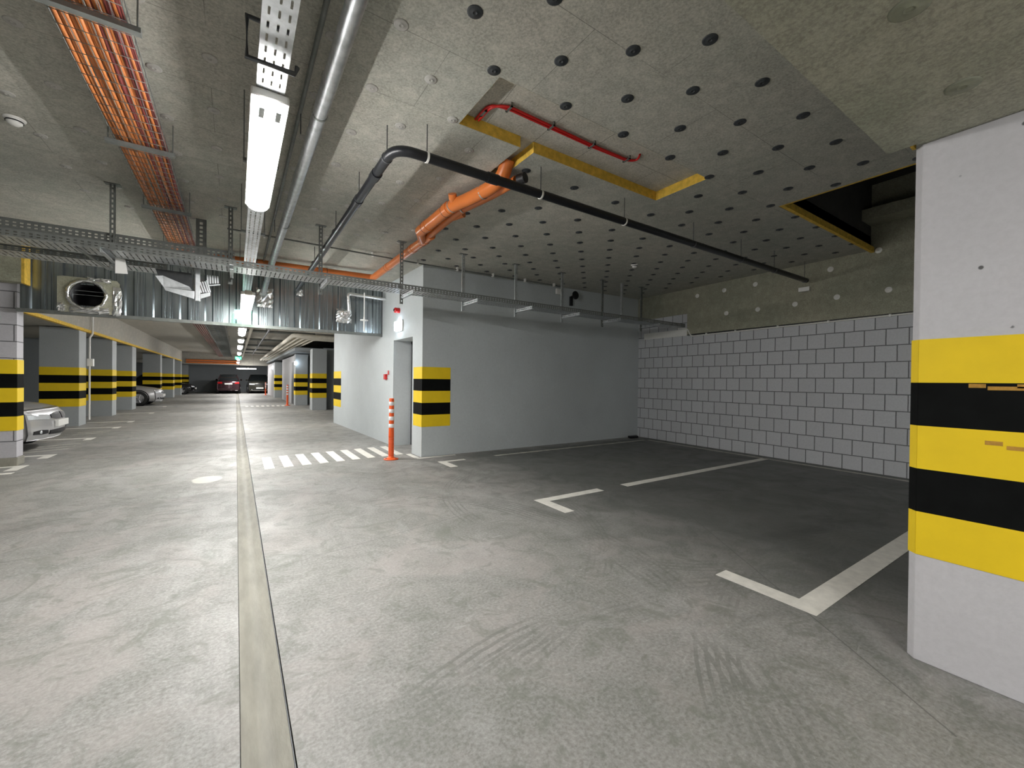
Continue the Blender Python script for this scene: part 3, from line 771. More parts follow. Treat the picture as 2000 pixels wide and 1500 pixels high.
b = MB(); b.tube([(1.85, 3.86, 3.065), (1.80, 3.82, 3.11), (1.785, 3.80, 3.14)], .042, 16); part(b, 'side_branch', 'orange_pipe', op_)
b = MB(); b.tube([(1.98, 4.20, 3.085), (2.05, 4.08, 3.10)], .045, 14); part(b, 'side_branch', 'orange_pipe', op_)
for c_, ax, r_ in (((1.83, 4.56, 3.06), (0, 1, 0), .068), ((1.83, 4.00, 3.065), (0, 1, 0), .068), ((2.0, 5.08, 3.07), (0, 1, 0), .061), ((2.0, 5.5, 3.07), (0, 1, 0), .060), ((2.0, 6.6, 3.07), (0, 1, 0), .060), ((1.2, 7.515, 3.07), (1, -.05, 0), .060), ((.2, 7.573, 3.07), (1, -.05, 0), .060)):
    b = MB(); clamp(b, c_, ax, r_, .05); part(b, 'socket', 'orange_pipe', op_)
    b = MB(); q = Vector(c_)+Vector(ax)*.052; clamp(b, q, ax, r_+.001, .004); part(b, 'seal_ring', 'black_plastic', op_)
for c_, ax, r_ in (((1.835, 3.90, 3.065), (0, 1, 0), .066), ((1.97, 3.94, 3.09), (.3, -1, 0), .050), ((1.95, 3.47, 3.077), (.25, -1, 0), .067)):
    b = MB(); clamp(b, c_, Vector(ax).normalized(), r_, .007); part(b, 'clamp', 'galv', op_)
b = MB(); b.tube([(2.105, 3.10, 3.09), (2.13, 3.03, 3.09)], .046, 16); part(b, 'end_plug', 'black_plastic', op_)

mp = thing('metal_pipe', (.42, 4, 2.9), 'galvanised metal pipe running beside the lamp track to the screen', 'pipe')
b = MB(); b.tube(bend([(.445, -2.5, 2.965), (.425, 7.6, 2.965), (.405, 8.2, 2.84), (.40, 8.66, 2.80)], .2), .043, 20); part(b, 'pipe_run', 'galv', mp)
for y in (2.9, 5.2):
    b = MB(); clamp(b, (.436, y, 2.965), (0, 1, 0), .045, .010); part(b, 'joint_band', 'galv_dull', mp)
    b = MB(); b.tube([(.36, y+.3, 2.96), (.36, y+.3, ZC)], .004, 6); part(b, 'drop_rod', 'steel_dark', mp)
b = MB(); b.tube([(.36, -2.5, 3.11), (.35, 8.66, 3.11)], .014, 10); tag(b.build('conduit', 'galv_dull'), 'thin grey conduit beside the metal pipe under the ceiling', 'conduit')
b = MB(); foil_patch(b, .42, 2.72, .26, .34, SYY-.045, amp=.03); tag(b.build('foil_wrap', 'foil'), 'crumpled foil seal where the metal pipe meets the screen', 'foil seal', 'foil seals on the screen')
b = MB(); foil_patch(b, .98, 2.88, .11, .12, SYY-.045, amp=.03); tag(b.build('foil_wrap', 'foil'), 'small crumpled foil seal in the middle of the screen', 'foil seal', 'foil seals on the screen')
fp = thing('foil_pipe', (2.0, 8.45, 2.9), 'foil-wrapped pipe bending down from the core wall to the screen', 'pipe')
b = MB(); b.tube(bend([(2.53, 8.45, 2.90), (1.79, 8.45, 2.93), (1.83, 8.47, 2.56), (1.83, 8.68, 2.54)], .06), .034, 14); part(b, 'pipe_run', 'foil', fp)
b = MB(); foil_patch(b, 1.76, 2.52, .28, .26, SYY-.045, amp=.05); part(b, 'foil_seal', 'foil', fp)
wc = thing('white_conduit', (2.09, 8.42, 2.3), 'thin white conduit with round plate hanging in front of the screen', 'conduit')
b = MB(); b.tube([(2.09, 8.42, 2.26), (2.09, 8.42, 2.98)], .012, 8); b.tube([(2.09, 8.42, 2.22), (2.09, 8.42, 2.5)], .017, 8); part(b, 'tube', 'white_plastic', wc)
b = MB(); b.lathe([(0, 0), (.075, 0), (.075, .02), (0, .03)], (2.09, 8.42, 2.43), 'z', 20); part(b, 'plate', 'white_plastic', wc)

# conduit on the ceiling above the core wall
cd = thing('ceiling_conduit', (2.5, 6.38, 3.1), 'long thin grey conduit on the ceiling along the core wall', 'conduit')
b = MB(); b.tube([(-.1, 6.30, 3.14), (2.4, 6.37, 3.14), (5.42, 6.42, 3.19)], .011, 8); part(b, 'tube', 'galv_dull', cd)
for x in (.3, 1.0, 1.7, 2.4, 3.1, 3.8, 4.5, 5.2):
    b = MB(); b.box(x-.012, 6.35, 3.13+.0147*max(0, x-3.66), x+.012, 6.40, zc(x)); part(b, 'saddle', 'white_plastic', cd)
b = MB(); b.box(5.38, 6.50, 3.05, 5.52, 6.555, 3.17); tag(b.build('junction_box', 'white_plastic', bevel=.015), 'white junction box high on the grey core wall', 'junction box')
bs = thing('speaker_horn', (5.8, 6.5, 2.9), 'round black device on a bracket high on the grey wall', 'device')
b = MB(); b.lathe([(0, -.02), (.03, -.12), (.085, -.16), (.085, -.17), (0, -.14)], (5.80, FY+.02, 3.06), 'y', 20); part(b, 'horn', 'black_plastic', bs)
b = MB(); b.box(5.765, FY-.05, 2.86, 5.82, FY, 3.05); part(b, 'bracket', 'black_plastic', bs)

# bend conduit running on the joint of block wall and concrete
wcn = thing('wall_conduit', (7.9, 3, 2.25), 'thin white conduit along the top of the block wall', 'conduit')
b = MB(); b.tube(bend([(wx(5.45)-.05, 5.45, 2.44), (wx(5.25)-.05, 5.22, 2.42), (wx(5.15)-.02, 5.15, 2.26), (wx(-1)-.02, -1, 2.285)], .05), .013, 8); part(b, 'tube', 'white_plastic', wcn)
for y in (1.2, 1.95, 2.7, 3.45, 4.2, 4.8):
    b = MB(); b.box(wx(y)-.036, y-.012, 2.255, wx(y)-.001, y+.012, 2.292); part(b, 'clip', 'white_plastic', wcn)
b = MB(); wallstrip(b, -1, 5.2, 2.276, 2.299, .005, 0); struct(b, 'trim_9', 'black_plastic')
# insulation washers on the concrete wall (white)
def washer_mesh(r, m_):
    b = MB(); b.lathe([(0, .004), (r*.22, .004), (r*.24, .001), (r*.32, .001), (r*.36, .004), (r*.78, .003), (r*.84, .004), (r, .0055), (r, .0085)], (0, 0, 0), 'z', 20)
    return b
wm = washer_mesh(.042, 'washer_pale').build('w', 'white_plastic', loc=(0, 0, 0)); me_white = wm.data; bpy.data.objects.remove(wm)
wpts = [(2.68, 3.09), (2.09, 3.23), (2.59, 2.64), (1.97, 2.64), (3.18, 2.62), (3.79, 2.62), (3.84, 3.08), (4.43, 3.08), (5.01, 3.07), (4.38, 2.63), (3.31, 3.02)][:10]
lbl = ['above the end of the black pipe', 'highest, beside the dark void', 'below the black pipe end, nearer the pillar', 'lowest row, nearest the striped pillar', 'lower row, below the pipe end', 'lower row, third from the pillar side',
       'upper row, left of the black pipe end', 'upper row, second left of the pipe end', 'upper row, farthest towards the core', 'lower row, farthest towards the core']
for (y, z), lb in zip(wpts, lbl):
    o = bpy.data.objects.new('insulation_washer', me_white); C.objects.link(o)
    o.location = (wx(y)-.038, y, z); o.rotation_euler = (0, PI/2, 0)
    tag(o, 'white round washer on the olive concrete wall, '+lb, 'washer', 'white washers on the concrete wall')
b = MB(); y = 3.03; b.box(wx(y)-.09, 2.95, 2.80, wx(y)-.03, 3.11, 2.87); tag(b.build('junction_box', 'white_plastic', bevel=.006), 'small pale box on the concrete wall under the black pipe end', 'junction box')

# ceiling washers: one grid over the whole ceiling
def mk(m_, r):
    o = washer_mesh(r, m_).build('w', m_, loc=(0, 0, 0)); d_ = o.data; bpy.data.objects.remove(o); return d_
me_dark = mk('washer_dark', .042); me_pale = mk('washer_pale', .040); me_big = mk('washer_olive', .05)
cand = []
for i in range(-8, 23):
    for j in range(-1, 18):
        if (i+j) % 2: continue
        x = 1.02+.2905*i; y = 1.336+.2925*j
        if x > wx(y)-.15 or (y > FY-.1 and x > 2.45) or y > 8.0: continue
        if .8 < x < SX1 and y < SY1+.05: continue
        if y < .75 and x > 2.4: continue
        if skp(x, y) or skp(x+.03, y) or skp(x-.03, y) and not (abs(x-CX0) < .05): continue
        if x < -1.8: continue
        cand.append((x*x+y*y, x, y))
cand.sort()
for k, (_, x, y) in enumerate(cand[:300]):
    dark = x > 2.1 or (x > .95 and y < 2.35)
    o = bpy.data.objects.new('insulation_washer', me_dark if dark else me_pale); C.objects.link(o)
    o.location = (x, y, zc(x)-.0085); o.rotation_euler = (0, 0, rnd.random()*6)
    tag(o, 'dark round washer in the regular grid on the ceiling right of the lamps' if dark else 'pale grey round washer in the ceiling grid around the lamp track', 'washer',
        'dark washers in the ceiling grid' if dark else 'pale washers in the ceiling grid')
print('washers', len(cand))
if len(cand) > 300:
    b = MB()
    for _, x, y in cand[300:]: b.lathe([(0, 0), (.042, .003), (.042, .012)], (x, y, zc(x)-.0125), 'z', 10)
    tag(b.build('insulation_washers', 'washer_dark'), 'remaining small washers of the ceiling grid farthest away', 'washers', kind='stuff')
for (x, y, lb) in ((1.663, .388, 'left of the two on the low slab'), (2.258, .375, 'right of the two on the low slab, near the striped pillar')):
    o = bpy.data.objects.new('insulation_washer', me_big); C.objects.link(o); o.location = (x, y, SZ-.0085)
    tag(o, 'large olive washer, '+lb, 'washer', 'large washers on the low slab')

# red cables in the cut-out
for k, off in enumerate((0, .028)):
    b = MB(); z = 3.262
    path = bend([(1.50-off*0+off, 2.80, z), (1.50+off, 2.60, z), (1.62, 2.56-off, z), (2.45, 2.568-off*.8, z), (2.90, 2.55-off*.5, z), (2.98, 2.50, z+.005), (2.93, 2.43, z+.012)], .07)
    b.tube(path, .009, 8)
    tag(b.build('red_or_flare_cable', 'red_plastic'), ('outer' if k == 0 else 'inner')+' bright red cable of the pair bent across the bare slab in the cut-out', 'cable', 'red cables in the cut-out')
for (x, y) in ((1.51, 2.70), (1.64, 2.55), (2.03, 2.55), (2.47, 2.555), (2.88, 2.54)):
    b = MB(); b.box(x-.008, y-.045, 3.25, x+.008, y+.035, 3.258); b.box(x-.008, y+.025, 3.25, x+.008, y+.035, 3.282); b.box(x-.008, y-.045, 3.25, x+.008, y-.035, 3.282)
    tag(b.build('cable_clip', 'galv_dull'), 'small steel clip holding the red cables to the bare slab', 'cable clip', 'clips on the red cables')

# smoke detectors
def detector(x, y, label):
    z = zc(x); t_ = thing('smoke_detector', (x, y, z), label, 'smoke detector', 'smoke detectors')
    b = MB(); b.lathe([(0, -.012), (.055, -.012), (.06, -.006), (.06, 0)], (x, y, z), 'z', 24); part(b, 'base', 'white_plastic', t_)
    b = MB(); b.lathe([(0, -.052), (.025, -.05), (.042, -.035), (.046, -.012)], (x, y, z), 'z', 24); part(b, 'dome', 'white_plastic', t_)
    b = MB(); b.lathe([(.047, -.028), (.049, -.022), (.047, -.018)], (x, y, z), 'z', 24); part(b, 'slot_ring', 'black_plastic', t_)
detector(-1.385, 4.65, 'white smoke detector on the ceiling at the left edge')
detector(5.45, 4.60, 'white smoke detector on the ceiling over the right bays')

# wire basket tray with orange cables at left
wb = thing('wire_basket_tray', (-.6, 4, 3.0), 'wire mesh basket tray hung under the ceiling at upper left', 'cable tray')
X0, X1, ZB = -.735, -.445, 2.985
b = MB(); b2 = MB()
for k in range(7):
    x = X0+(X1-X0)*k/6; b.tube([(x, -1.5, ZB), (x, 8.6, ZB)], .0025, 5, False)
for x in (X0, X1): b.tube([(x, -1.5, ZB+.05), (x, 8.6, ZB+.05)], .0025, 5, False)
y = -1.5
while y < 8.6:
    b2.tube([(X0, y, ZB+.05), (X0, y, ZB-.004), (X1, y, ZB-.004), (X1, y, ZB+.05)], .0022, 4, False); y += .10
part(b, 'long_wires', 'galv_dull', wb); part(b2, 'cross_wires', 'galv_dull', wb)
for y in (1.4, 2.72, 4.08, 5.45, 6.8):
    b = MB(); b.box(X0-.05, y-.02, ZB-.035, X1+.05, y+.02, ZB-.01); b.tube([(X0-.035, y, ZB-.03), (X0-.035, y, ZC)], .004, 6); b.tube([(X1+.035, y, ZB-.03), (X1+.035, y, ZC)], .004, 6)
    part(b, 'support_rail', 'galv_dull', wb)
for k in range(16):
    x0 = X0+.014+(X1-X0-.028)*k/15
    pts = [(x0+rnd.uniform(-.008, .008), yy, ZB+.012+rnd.uniform(0, .02)) for yy in [-1.5+.8*q for q in range(13)]]
    b = MB(); b.tube(pts, .011 if k % 3 else .013, 7)
    red = k in (9, 12, 13, 15)  # orange cables too, coloured by the lens flare falling over them
    o = b.build('power_cable', 'red_or_flare_cable' if red else 'orange_cable')
    tag(o, ('flare-tinted dark red' if red else 'orange')+' cable lying in the wire basket tray among parallel cables', 'cable', ('red' if red else 'orange')+' cables in the basket tray')
b = MB(); perf_post(b, -.36, 6.3, 2.75, ZC, .10, .05); tag(b.build('slotted_bracket', 'galv_dull'), 'slotted grey bracket beside the end of the cable basket', 'bracket')

# services beyond the screen
bz = thing('cable_ladder', (-.7, 20, 3.0), 'long grey cable ladder with brown cables beyond the metal screen', 'cable ladder')
b = MB(); b.box(-.82, 9, 2.93, -.80, 40, 3.0); b.box(-.30, 9, 2.93, -.28, 40, 3.0)
y = 9.2
while y < 40: b.box(-.80, y, 2.94, -.30, y+.04, 2.96); y += .35
part(b, 'ladder', 'galv_dull', bz)
for y in (11, 17, 23, 29, 35):
    for x in (-.83, -.27):
        b = MB(); b.tube([(x, y, 2.95), (x, y, ZC)], .006, 6); part(b, 'drop_rod', 'galv_dull', bz)
b = MB()
for k in range(5): b.tube([(-1.12+k*.06, 9, 2.97), (-1.12+k*.06, 40, 2.97)], .03, 6)
part(b, 'cable_bundle', 'brown_cable', bz)
b = MB(); b.box(-.62, 9, 2.96, -.5, 40, 3.02); b.box(-.44, 9, 2.96, -.36, 40, 3.02); part(b, 'inner_cables', 'steel_dark', bz)
for k, x in enumerate((-1.6, -.9)): pass
pipes = [((.40, 8.8, 2.83), (.38, 37, 2.85), .05, 'pale round pipe right of the lamp row beyond the screen'), ((.93, 8.8, 2.93), (.95, 34, 2.93), .03, 'thin dark pipe in the ceiling space beyond the screen')]
for p0, p1, r_, lb in pipes:
    b = MB(); b.tube([p0, p1], r_, 12)
    for y_ in (11, 18, 25, 32): b.box(p0[0]-.012, y_, p0[2], p0[0]+.012, y_+.02, ZC)
    tag(b.build('service_pipe', 'pale_insul' if r_ > .04 else 'steel_dark'), lb, 'pipe')
bl = ['leftmost', 'second from left', 'middle', 'second from right', 'rightmost']
for k in range(5):
    x = 1.63+.20*k; b = MB(); b.tube(bend([(x-.03*k, 38.5, 2.74), (x, 16.0-.0*k+.28*k, 2.76), (5.2, 16.3+.28*k, 2.74)], .22), .072-.005*k, 14)
    tag(b.build('insulated_pipe', 'pale_insul'), 'pale insulated pipe of the long bundle beyond the screen, '+bl[k]+' of five', 'pipe', 'insulated pipe bundle')
for k in range(4):
    x = 1.95+.20*k; b = MB(); b.tube(bend([(x, 9.0 if k < 2 else 13.35, 2.93), (x, 15.6-.2*k, 2.93), (4.8, 15.7-.2*k, 2.93)], .15), .065 if k else .085, 12)
    tag(b.build('insulated_pipe', 'pale_insul'), 'pale insulated pipe above the bundle near the white wall, '+['leftmost', 'second', 'third', 'rightmost'][k]+' of four', 'pipe', 'upper insulated pipes')
b = MB()
for k in range(6): b.tube([(.3, 14+k*4, 3.02), (2.6, 14+k*4, 3.02)], .05, 8)
tag(b.build('cross_rail', 'galv_dull'), 'cross rails carrying the pipes under the far ceiling', 'rail', kind='stuff')
for (x0_, z_, lb) in ((-3.2, 2.62, 'upper'), (-3.2, 2.45, 'lower')):
    b = MB(); b.tube([(x0_, 40.43, z_), (.2, 40.43, z_)], .07, 10); tag(b.build('orange_pipe', 'orange_pipe'), lb+' orange pipe crossing at the far end of the aisle', 'pipe')
lp_ = thing('downpipe', (-3.26, 15.7, 0), 'thin white downpipe with box on the first striped pillar beyond the silver car', 'pipe')
b = MB(); b.tube(bend([(-3.25, 15.72, 3.15), (-3.25, 15.72, 2.42), (-3.30, 15.68, 2.32), (-3.30, 15.68, .1)], .05), .022, 8); part(b, 'tube', 'white_plastic', lp_)
b = MB(); b.box(-3.34, 15.62, 1.55, -3.22, 15.74, 1.75); part(b, 'box', 'white_plastic', lp_)

# ------------------------------------------------------------ floor markings
def mark(polys, label, m_='white_paint', z=.0022, cat='floor marking', name='painted_line', group=None):
    b = MB()
    for q in polys: b.prism(q, .0003, z)
    return tag(b.build(name, m_), label, cat, group)
def rect(x0, y0, x1, y1): return [(x0, y0), (x1, y0), (x1, y1), (x0, y1)]
ordn = ['first', 'second', 'third', 'fourth', 'fifth', 'sixth', 'seventh', 'eighth', 'ninth']
for k in range(9):
    x = .343+.242*k; dy = .026*k
    mark([[(x, 6.75+dy), (x+.125, 6.763+dy), (x+.132, 7.78+dy), (x+.007, 7.765+dy)]], 'white crossing stripe leading to the door, %s from the drain' % ordn[k], name='crossing_stripe', group='near crossing stripes')
for k in range(8):
    x = .36+.205*k
    mark([rect(x, 21.9, x+.11, 22.5)], 'small white crossing stripe by the second bollard, %s from the drain' % ordn[k], name='crossing_stripe', group='far crossing stripes')
mark([rect(2.68, 3.462, 3.62, 3.578), rect(2.68, 3.07, 2.80, 3.462)], 'L-shaped white bay corner mark in the middle of the floor', name='bay_line')
mark([rect(4.02, 3.452, 7.58, 3.568)], 'long white bay divider running to the block wall')
mark([rect(2.68, .965, 7.58, 1.10), rect(2.68, 1.10, 2.805, 1.545)], 'L-shaped white bay line passing behind the striped pillar', name='bay_line')
mark([rect(2.64, 5.98, 3.10, 6.06), rect(2.64, 5.58, 2.76, 5.98)], 'small L-shaped white mark by the core corner', name='bay_line')
mark([rect(3.7, 6.03, 7.6, 6.11)], 'thin faded bay line beside the grey core wall', 'faded_paint')
mark([[(wx(6.1)-.32, 6.03), (wx(6.1)-.24, 6.03), (wx(-1)-.14, -1), (wx(-1)-.22, -1)]], 'thin faded line along the foot of the block wall', 'faded_paint')
mark([rect(2.46, 6.44, 3.15, 6.52), rect(2.44, 6.52, 2.52, 6.95)], 'white edge line around the core corner foot')
for k, (y, x0, x1, lb) in enumerate(((8.62, -3.4, -2.45, 'beside the block pier base'), (8.05, -3.6, -2.42, 'nearest at the left edge'), (9.62, -3.6, -2.42, 'in front of the silver car'), (11.9, -3.6, -2.42, 'just past the silver car nose'),
                  (14.2, -3.6, -2.42, 'before the first left pillar'), (15.9, -3.4, -2.42, 'after the first left pillar'), (19.4, -3.6, -2.42, 'after the second left pillar'), (23.4, -3.6, -2.5, 'before the second silver car'))):
    mark([rect(x0, y, x1, y+.12)]+([rect(x1-.12, y-.3, x1, y)] if k != 1 else []), 'white bay mark on the left, '+lb, group='left bay marks')
for k, (y, lb) in enumerate(((10.25, 'nearest'), (10.6, 'second'), (10.95, 'third'), (12.9, 'fourth'), (13.25, 'farthest'))):
    mark([[(-2.95, y-.15), (-2.95, y-.05), (-2.45, y+.2), (-2.45, y+.1)]], 'slanted white hatch stroke in the left bays, %s of five' % lb, 'faded_paint', group='left hatch strokes')
mark([rect(-.9, 34, -.5, 35.2)], 'pale mark on the far aisle floor left of the drain', 'faded_paint')
mark([rect(1.0, 31, 2.0, 31.3)], 'pale mark on the far aisle floor by the third bollard', 'faded_paint')
b = MB(); b.prism([(7.50, 6.38), (7.75, 6.36), (7.85, 6.50), (7.55, 6.50)], 0.001, .05); tag(b.build('black_wedge', 'black_plastic', bevel=.01), 'small black object on the floor in the far corner of the bay', 'object')

# ------------------------------------------------------------ bollards
def bollard(x, y, label, h=.98, dots=False):
    t_ = thing('flexible_bollard', (x, y, 0), label, 'bollard', 'orange bollards')
    b = MB(); b.lathe([(0, .0), (.115, 0), (.115, .012), (.09, .022), (.05, .035), (.045, .05), (0, .05)], (x, y, 0), 'z', 28); part(b, 'base', 'bollard_orange', t_)
    b = MB(); pr = [(.046, .03)]
    z = .05
    while z < .36: pr += [(.046, z), (.041, z+.006), (.041, z+.014), (.046, z+.02)]; z += .024
    pr += [(.043, .40), (.040, .60), (.038, h-.01), (.034, h), (0, h)]
    b.lathe(pr, (x, y, 0), 'z', 28); part(b, 'post', 'bollard_orange', t_)
    for k in range(4):
        z0 = h-.115-k*.118
        b = MB(); b.lathe([(.0385+.001*k, z0), (.0405+.0008*k, z0+.001), (.0405+.0006*k, z0+.061), (.0385, z0+.062)], (x, y, 0), 'z', 28); part(b, 'reflective_band', 'reflect_white', t_)
    for k in range(3):
        a = 2*PI*k/3-.9; b = MB(); b.lathe([(0, .03), (.012, .03), (.012, .018)], (x+.085*math.cos(a), y+.085*math.sin(a), 0), 'z', 8); part(b, 'bolt', 'steel_dark', t_)
bollard(2.085, 6.625, 'orange and white flexible bollard in front of the core door')
bollard(2.03, 22.2, 'small distant orange bollard at the second crossing')
bollard(1.87, 36.5, 'farthest orange bollard in front of the dark car')

# ------------------------------------------------------------ cars
def car(label, color, kind='sedan', L=4.45, W=1.75, H=1.45):
    """local frame: nose at x=0 pointing +x, centre y=0; body extends to -L"""
    t_ = thing('car', (0, 0, 0), label, 'car', 'parked cars')
    hw = W/2
    if kind == 'suv': hood, belt, rf = .98, 1.05, H
    else: hood, belt, rf = .80, .92, H
    cvF, cvR = .24, .13
    zt0 = hood-.10
    FR = [(.20, -.07, .84), (.30, -.005, .90), (.42, 0, .92), (zt0-.17, -.012, .92), (zt0-.07, -.04, .90), (zt0, -.11, .84)]      # z, x, width of the nose rows
    zr0 = belt-.06
    RR = [(.26, .07, .86), (.38, .0, .92), (.52, .01, .93), (zr0-.22, .02, .92), (zr0-.10, .03, .90), (zr0, .10, .84)]
    def curve(tab, z, k):
        if z <= tab[0][0]: return tab[0][k]
        for a_, b_ in zip(tab, tab[1:]):
            if z <= b_[0]: u = (z-a_[0])/(b_[0]-a_[0]); return a_[k]*(1-u)+b_[k]*u
        return tab[-1][k]
    def fx(y, z): return curve(FR, z, 1)-cvF*(y/hw)**2
    def rx(y, z): return -L+curve(RR, z, 1)+cvR*(y/hw)**2
    cols = [-1, -.66, -.33, 0, .33, .66, 1]
    def ring(rows, crown):
        # rows: list of (z, half width, fn(y, z)->x) bottom to top
        (zb, hb, fb), (zt_, ht, ft) = rows[0], rows[-1]
        p_ = [(fb(c*hb, zb), c*hb, zb) for c in cols]
        p_ += [(f_(h_, z_), h_, z_) for z_, h_, f_ in rows[1:-1]]
        p_ += [(ft(c*ht, zt_), c*ht, zt_+crown*(1-c*c)) for c in cols[::-1]]
        p_ += [(f_(-h_, z_), -h_, z_) for z_, h_, f_ in rows[1:-1][::-1]]
        return p_
    rings = [ring([(z, hw*w_, fx) for z, _, w_ in FR], .02)]
    for x, s_, zb, zt_ in ((-.32, .985, .18, hood-.045), (-.62, 1., .17, hood), (-1.05, 1., .17, hood+.06), (-1.35, 1., .17, belt), (-2.3, 1.0, .17, belt+.02), (-3.3, 1.0, .17, belt+.04), (-L+.55, .99, .18, belt+.03), (-L+.24, .97, .20, belt-.01)):
        cv = cvF*max(0, 1+x/.9)*.55
        g_ = lambda y, z, x=x, cv=cv: x-cv*(y/hw)**2
        d = zt_-zb
        rings.append(ring([(zb, hw*s_*.86, g_), (zb+.16*d, hw*s_*.98, g_), (zb+.42*d, hw*s_, g_), (zb+.66*d, hw*s_*.995, g_), (zb+.87*d, hw*s_*.95, g_), (zt_, hw*s_*.80, g_)], .035))
    rings.append(ring([(z, hw*w_, rx) for z, _, w_ in RR], .02))
    m_ = len(rings[0]); b = MB()
    vs = [p for r_ in rings for p in r_]
    b.add(vs, [((i_+1)*m_+k, (i_+1)*m_+(k+1) % m_, i_*m_+(k+1) % m_, i_*m_+k) for i_ in range(len(rings)-1) for k in range(m_)], True)
    b.f = [f[::-1] for f in b.f]
    def cap(tab, fn, rg, base, flip):
        idx = [[base+k for k in range(7)]]
        for r_, (z, _, w_) in enumerate(tab[1:-1]):
            o_ = len(b.v); row = [base+m_-1-r_]
            for c in cols[1:-1]: b.v.append((fn(c*hw*w_, z), c*hw*w_, z)); row.append(len(b.v)-1)
            row.append(base+7+r_); idx.append(row)
        idx.append([base+7+4+6-k for k in range(7)])
        for a_ in range(5):
            for c in range(6):
                q_ = [idx[a_][c], idx[a_][c+1], idx[a_+1][c+1], idx[a_+1][c]]
                b.f.append(q_ if not flip else q_[::-1]); b.sm.append(True)
    cap(FR, fx, rings[0], 0, False); cap(RR, rx, rings[-1], (len(rings)-1)*m_, True)
    def patch(nm, mm, outline, fn, off, th=.03):
        # outline(u)->(y, z0, z1), u in 0..1; a thin shell lying on the nose or tail
        sg = 1 if off > 0 else -1; q_ = MB(); n_ = 8; k_ = 4; vs_ = []
        for lay in (0, 1):
            for i_ in range(n_+1):
                y, a_, c_ = outline(i_/n_)
                for j_ in range(k_+1):
                    z = a_+(c_-a_)*j_/k_; vs_.append((fn(y, z)+off-(sg*th if lay else 0), y, z))
        N_ = (n_+1)*(k_+1); w_ = k_+1
        fs = [(i_*w_+j_, (i_+1)*w_+j_, (i_+1)*w_+j_+1, i_*w_+j_+1) for i_ in range(n_) for j_ in range(k_)]
        for j_ in range(k_):
            fs += [(j_, j_+1, N_+j_+1, N_+j_), (n_*w_+j_, N_+n_*w_+j_, N_+n_*w_+j_+1, n_*w_+j_+1)]
        for i_ in range(n_):
            fs += [(i_*w_, N_+i_*w_, N_+(i_+1)*w_, (i_+1)*w_), (i_*w_+k_, (i_+1)*w_+k_, N_+(i_+1)*w_+k_, N_+i_*w_+k_)]
        q_.add(vs_, fs); return part(q_, nm, mm, t_)
    part(b, 'body', color, t_, sub=2)
    # greenhouse
    g0, g1 = -1.25, (-L+.25 if kind == 'suv' else -L+.75)
    r0, r1 = g0-.75, g1+(.35 if kind == 'suv' else .65)
    b = MB(); vs = []
    for x, s_, z in ((g0, .88, belt-.03), (g1, .86, belt), (r1, .66, rf-.03), (r0, .66, rf-.03)): vs += [(x, -hw*s_, z), (x, hw*s_, z)]
    b.add(vs, [(0, 1, 7, 6), (2, 4, 5, 3), (0, 6, 4, 2), (1, 3, 5, 7), (6, 7, 5, 4), (0, 2, 3, 1)])
    part(b, 'windows', 'glass', t_, bevel=.03)
    b = MB(); b.add([(r0-.02, -hw*.64, rf-.035), (r0-.02, hw*.64, rf-.035), (r1+.02, hw*.64, rf-.035), (r1+.02, -hw*.64, rf-.035), (r0-.25, -hw*.5, rf+.01), (r0-.25, hw*.5, rf+.01), (r1+.2, hw*.5, rf+.01), (r1+.2, -hw*.5, rf+.01)],
                    [(0, 1, 5, 4), (1, 2, 6, 5), (2, 3, 7, 6), (3, 0, 4, 7), (4, 5, 6, 7)], True)
    part(b, 'roof', color, t_)
    for sx in (-1, 1):
        b = MB(); b.tube([(g0+.02, sx*hw*.885, belt-.02), (r0, sx*hw*.665, rf-.03)], .028, 8); b.tube([(r0, sx*hw*.665, rf-.03), (r1, sx*hw*.665, rf-.03)], .022, 8); b.tube([(r1, sx*hw*.665, rf-.03), (g1-.02, sx*hw*.865, belt)], .035, 8)
        part(b, 'window_pillar', color, t_)
        b = MB(); b.lathe([(0, -.05), (.05, -.045), (.075, -.01), (.06, .03), (0, .04)], (g0-.12, sx*(hw+.06), belt+.06), 'x', 12); part(b, 'mirror', color, t_)
    # wheels
    for x in (-.78, -L+.82):
        for sx in (-1, 1):
            yo = sx*(hw-.10)
            b = MB(); b.lathe([(.20, -.11), (.31, -.105), (.325, -.06), (.325, .06), (.31, .105), (.20, .11)], (x, yo, .325), 'y', 28); tw = part(b, 'wheel', 'tyre', t_)
            b = MB(); b.lathe([(0, sx*.095), (.05, sx*.10), (.06, sx*.08), (.19, sx*.075), (.205, sx*.108), (.20, sx*.11)], (x, yo, .325), 'y', 28)
            for q in range(5):
                a = 2*PI*q/5; b.tube([(x+.03*math.cos(a), yo+sx*.10, .325+.03*math.sin(a)), (x+.19*math.cos(a), yo+sx*.10, .325+.19*math.sin(a))], .022, 6)
            part(b, 'rim', 'rim', tw)
            b = MB(); b.lathe([(.335, sx*.06), (.37, sx*.112), (.355, sx*.118), (.33, sx*.09)], (x, yo, .335), 'y', 28); part(b, 'wheel_arch', 'black_plastic', t_)
    # front
    def bx_(a0, b0, c0, a1, b1, c1, nm, mm, bev=.012): q_ = MB(); q_.box(a0, b0, c0, a1, b1, c1); return part(q_, nm, mm, t_, bevel=bev)
    zh = zt0-.17
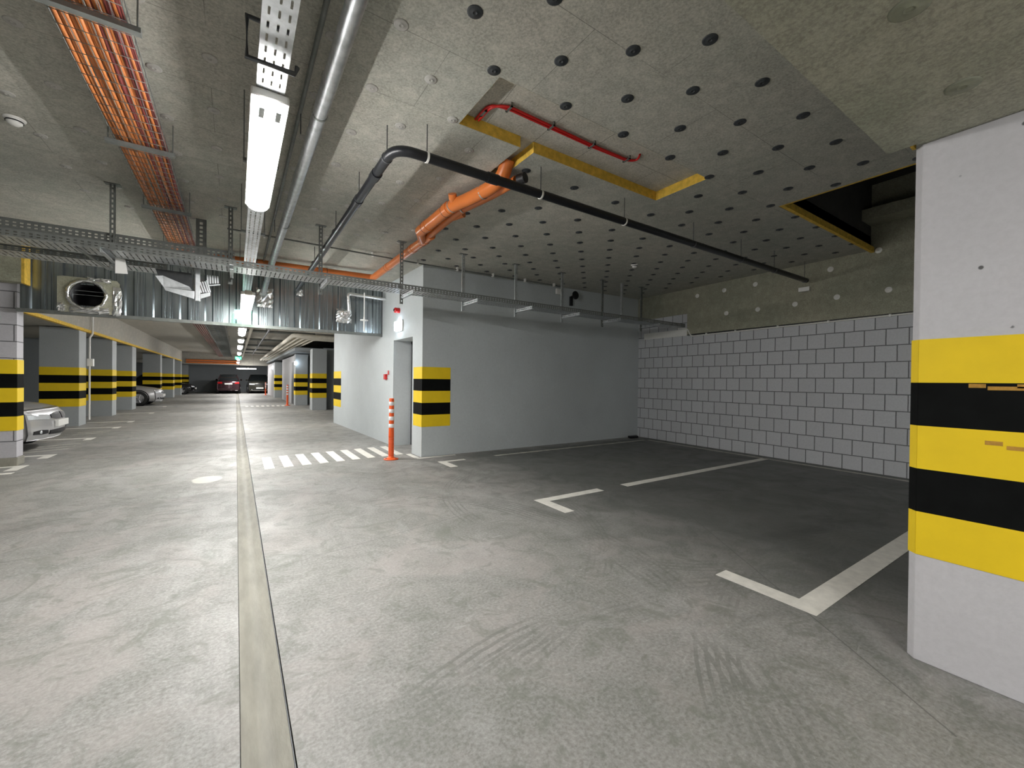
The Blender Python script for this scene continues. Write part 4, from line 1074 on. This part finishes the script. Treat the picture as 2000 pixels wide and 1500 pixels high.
    for sx in (-1, 1):
        patch('headlight', 'lens', lambda u, sx=sx: (sx*hw*(.44+.44*u), zh+.005+.02*u, zh+.085+.035*u), fx, .004)
        patch('fog_recess', 'black_plastic', lambda u, sx=sx: (sx*hw*(.50+.30*u), .29+.02*abs(u-.5), .37-.03*abs(u-.5)), fx, .002)
        b = MB(); yy = sx*hw*.66; b.lathe([(0, .012), (.022, .010), (.030, .0), (.030, -.02)], (fx(yy, .33), yy, .33), 'x', 14); part(b, 'fog_light', 'lens', t_)
    if kind == 'sedan':
        for sx in (-1, 1):
            patch('grille', 'black_plastic', lambda u, sx=sx: (sx*(.035+.29*u), zh-.005+.03*u*u, zh+.115-.035*u*u), fx, .003)
    else:
        patch('grille', 'black_plastic', lambda u: (-.40+.80*u, zh+.01, zh+.10), fx, .003)
        patch('chrome_strip', 'chrome', lambda u: (-.55+1.1*u, .235, .26), fx, .006)
    patch('lower_intake', 'black_plastic', lambda u: (-.38+.76*u, .255+.02*abs(2*u-1), .355-.01*abs(2*u-1)), fx, .002)
    bx_(-.03, -.26, .395, .014, .26, .505, 'number_plate', 'plate', .004)
    # rear
    for sx in (-1, 1): patch('tail_light', 'tail_red', lambda u, sx=sx: (sx*hw*(.52+.36*u), zr0-.19, zr0-.05), rx, -.004)
    bx_(-L-.012, -.26, zr0-.25, -L+.05, .26, zr0-.14, 'number_plate', 'plate', .004)
    return t_
c1 = car('silver car nosing out beside the block pier at left', 'car_silver'); c1.location = (-2.60, 10.72, 0)
c2 = car('second silver car nosing out farther along the left row', 'car_silver'); c2.location = (-2.76, 24.95, 0)
c3 = car('black car nosing out at the far end of the left row', 'car_black'); c3.location = (-2.55, 40.0, 0)
c4 = car('plum coloured car parked nose-in at the far wall', 'car_plum', 'suv', 4.3, 1.62, 1.55); c4.location = (-.50, 44.6, 0); c4.rotation_euler = (0, 0, PI/2)
c5 = car('dark olive car facing the camera at the far wall', 'car_olive', 'suv', 4.4, 1.68, 1.60); c5.location = (1.66, 40.4, 0); c5.rotation_euler = (0, 0, -PI/2)

for o in list(bpy.data.objects):
    if '_o' in o: del o['_o']
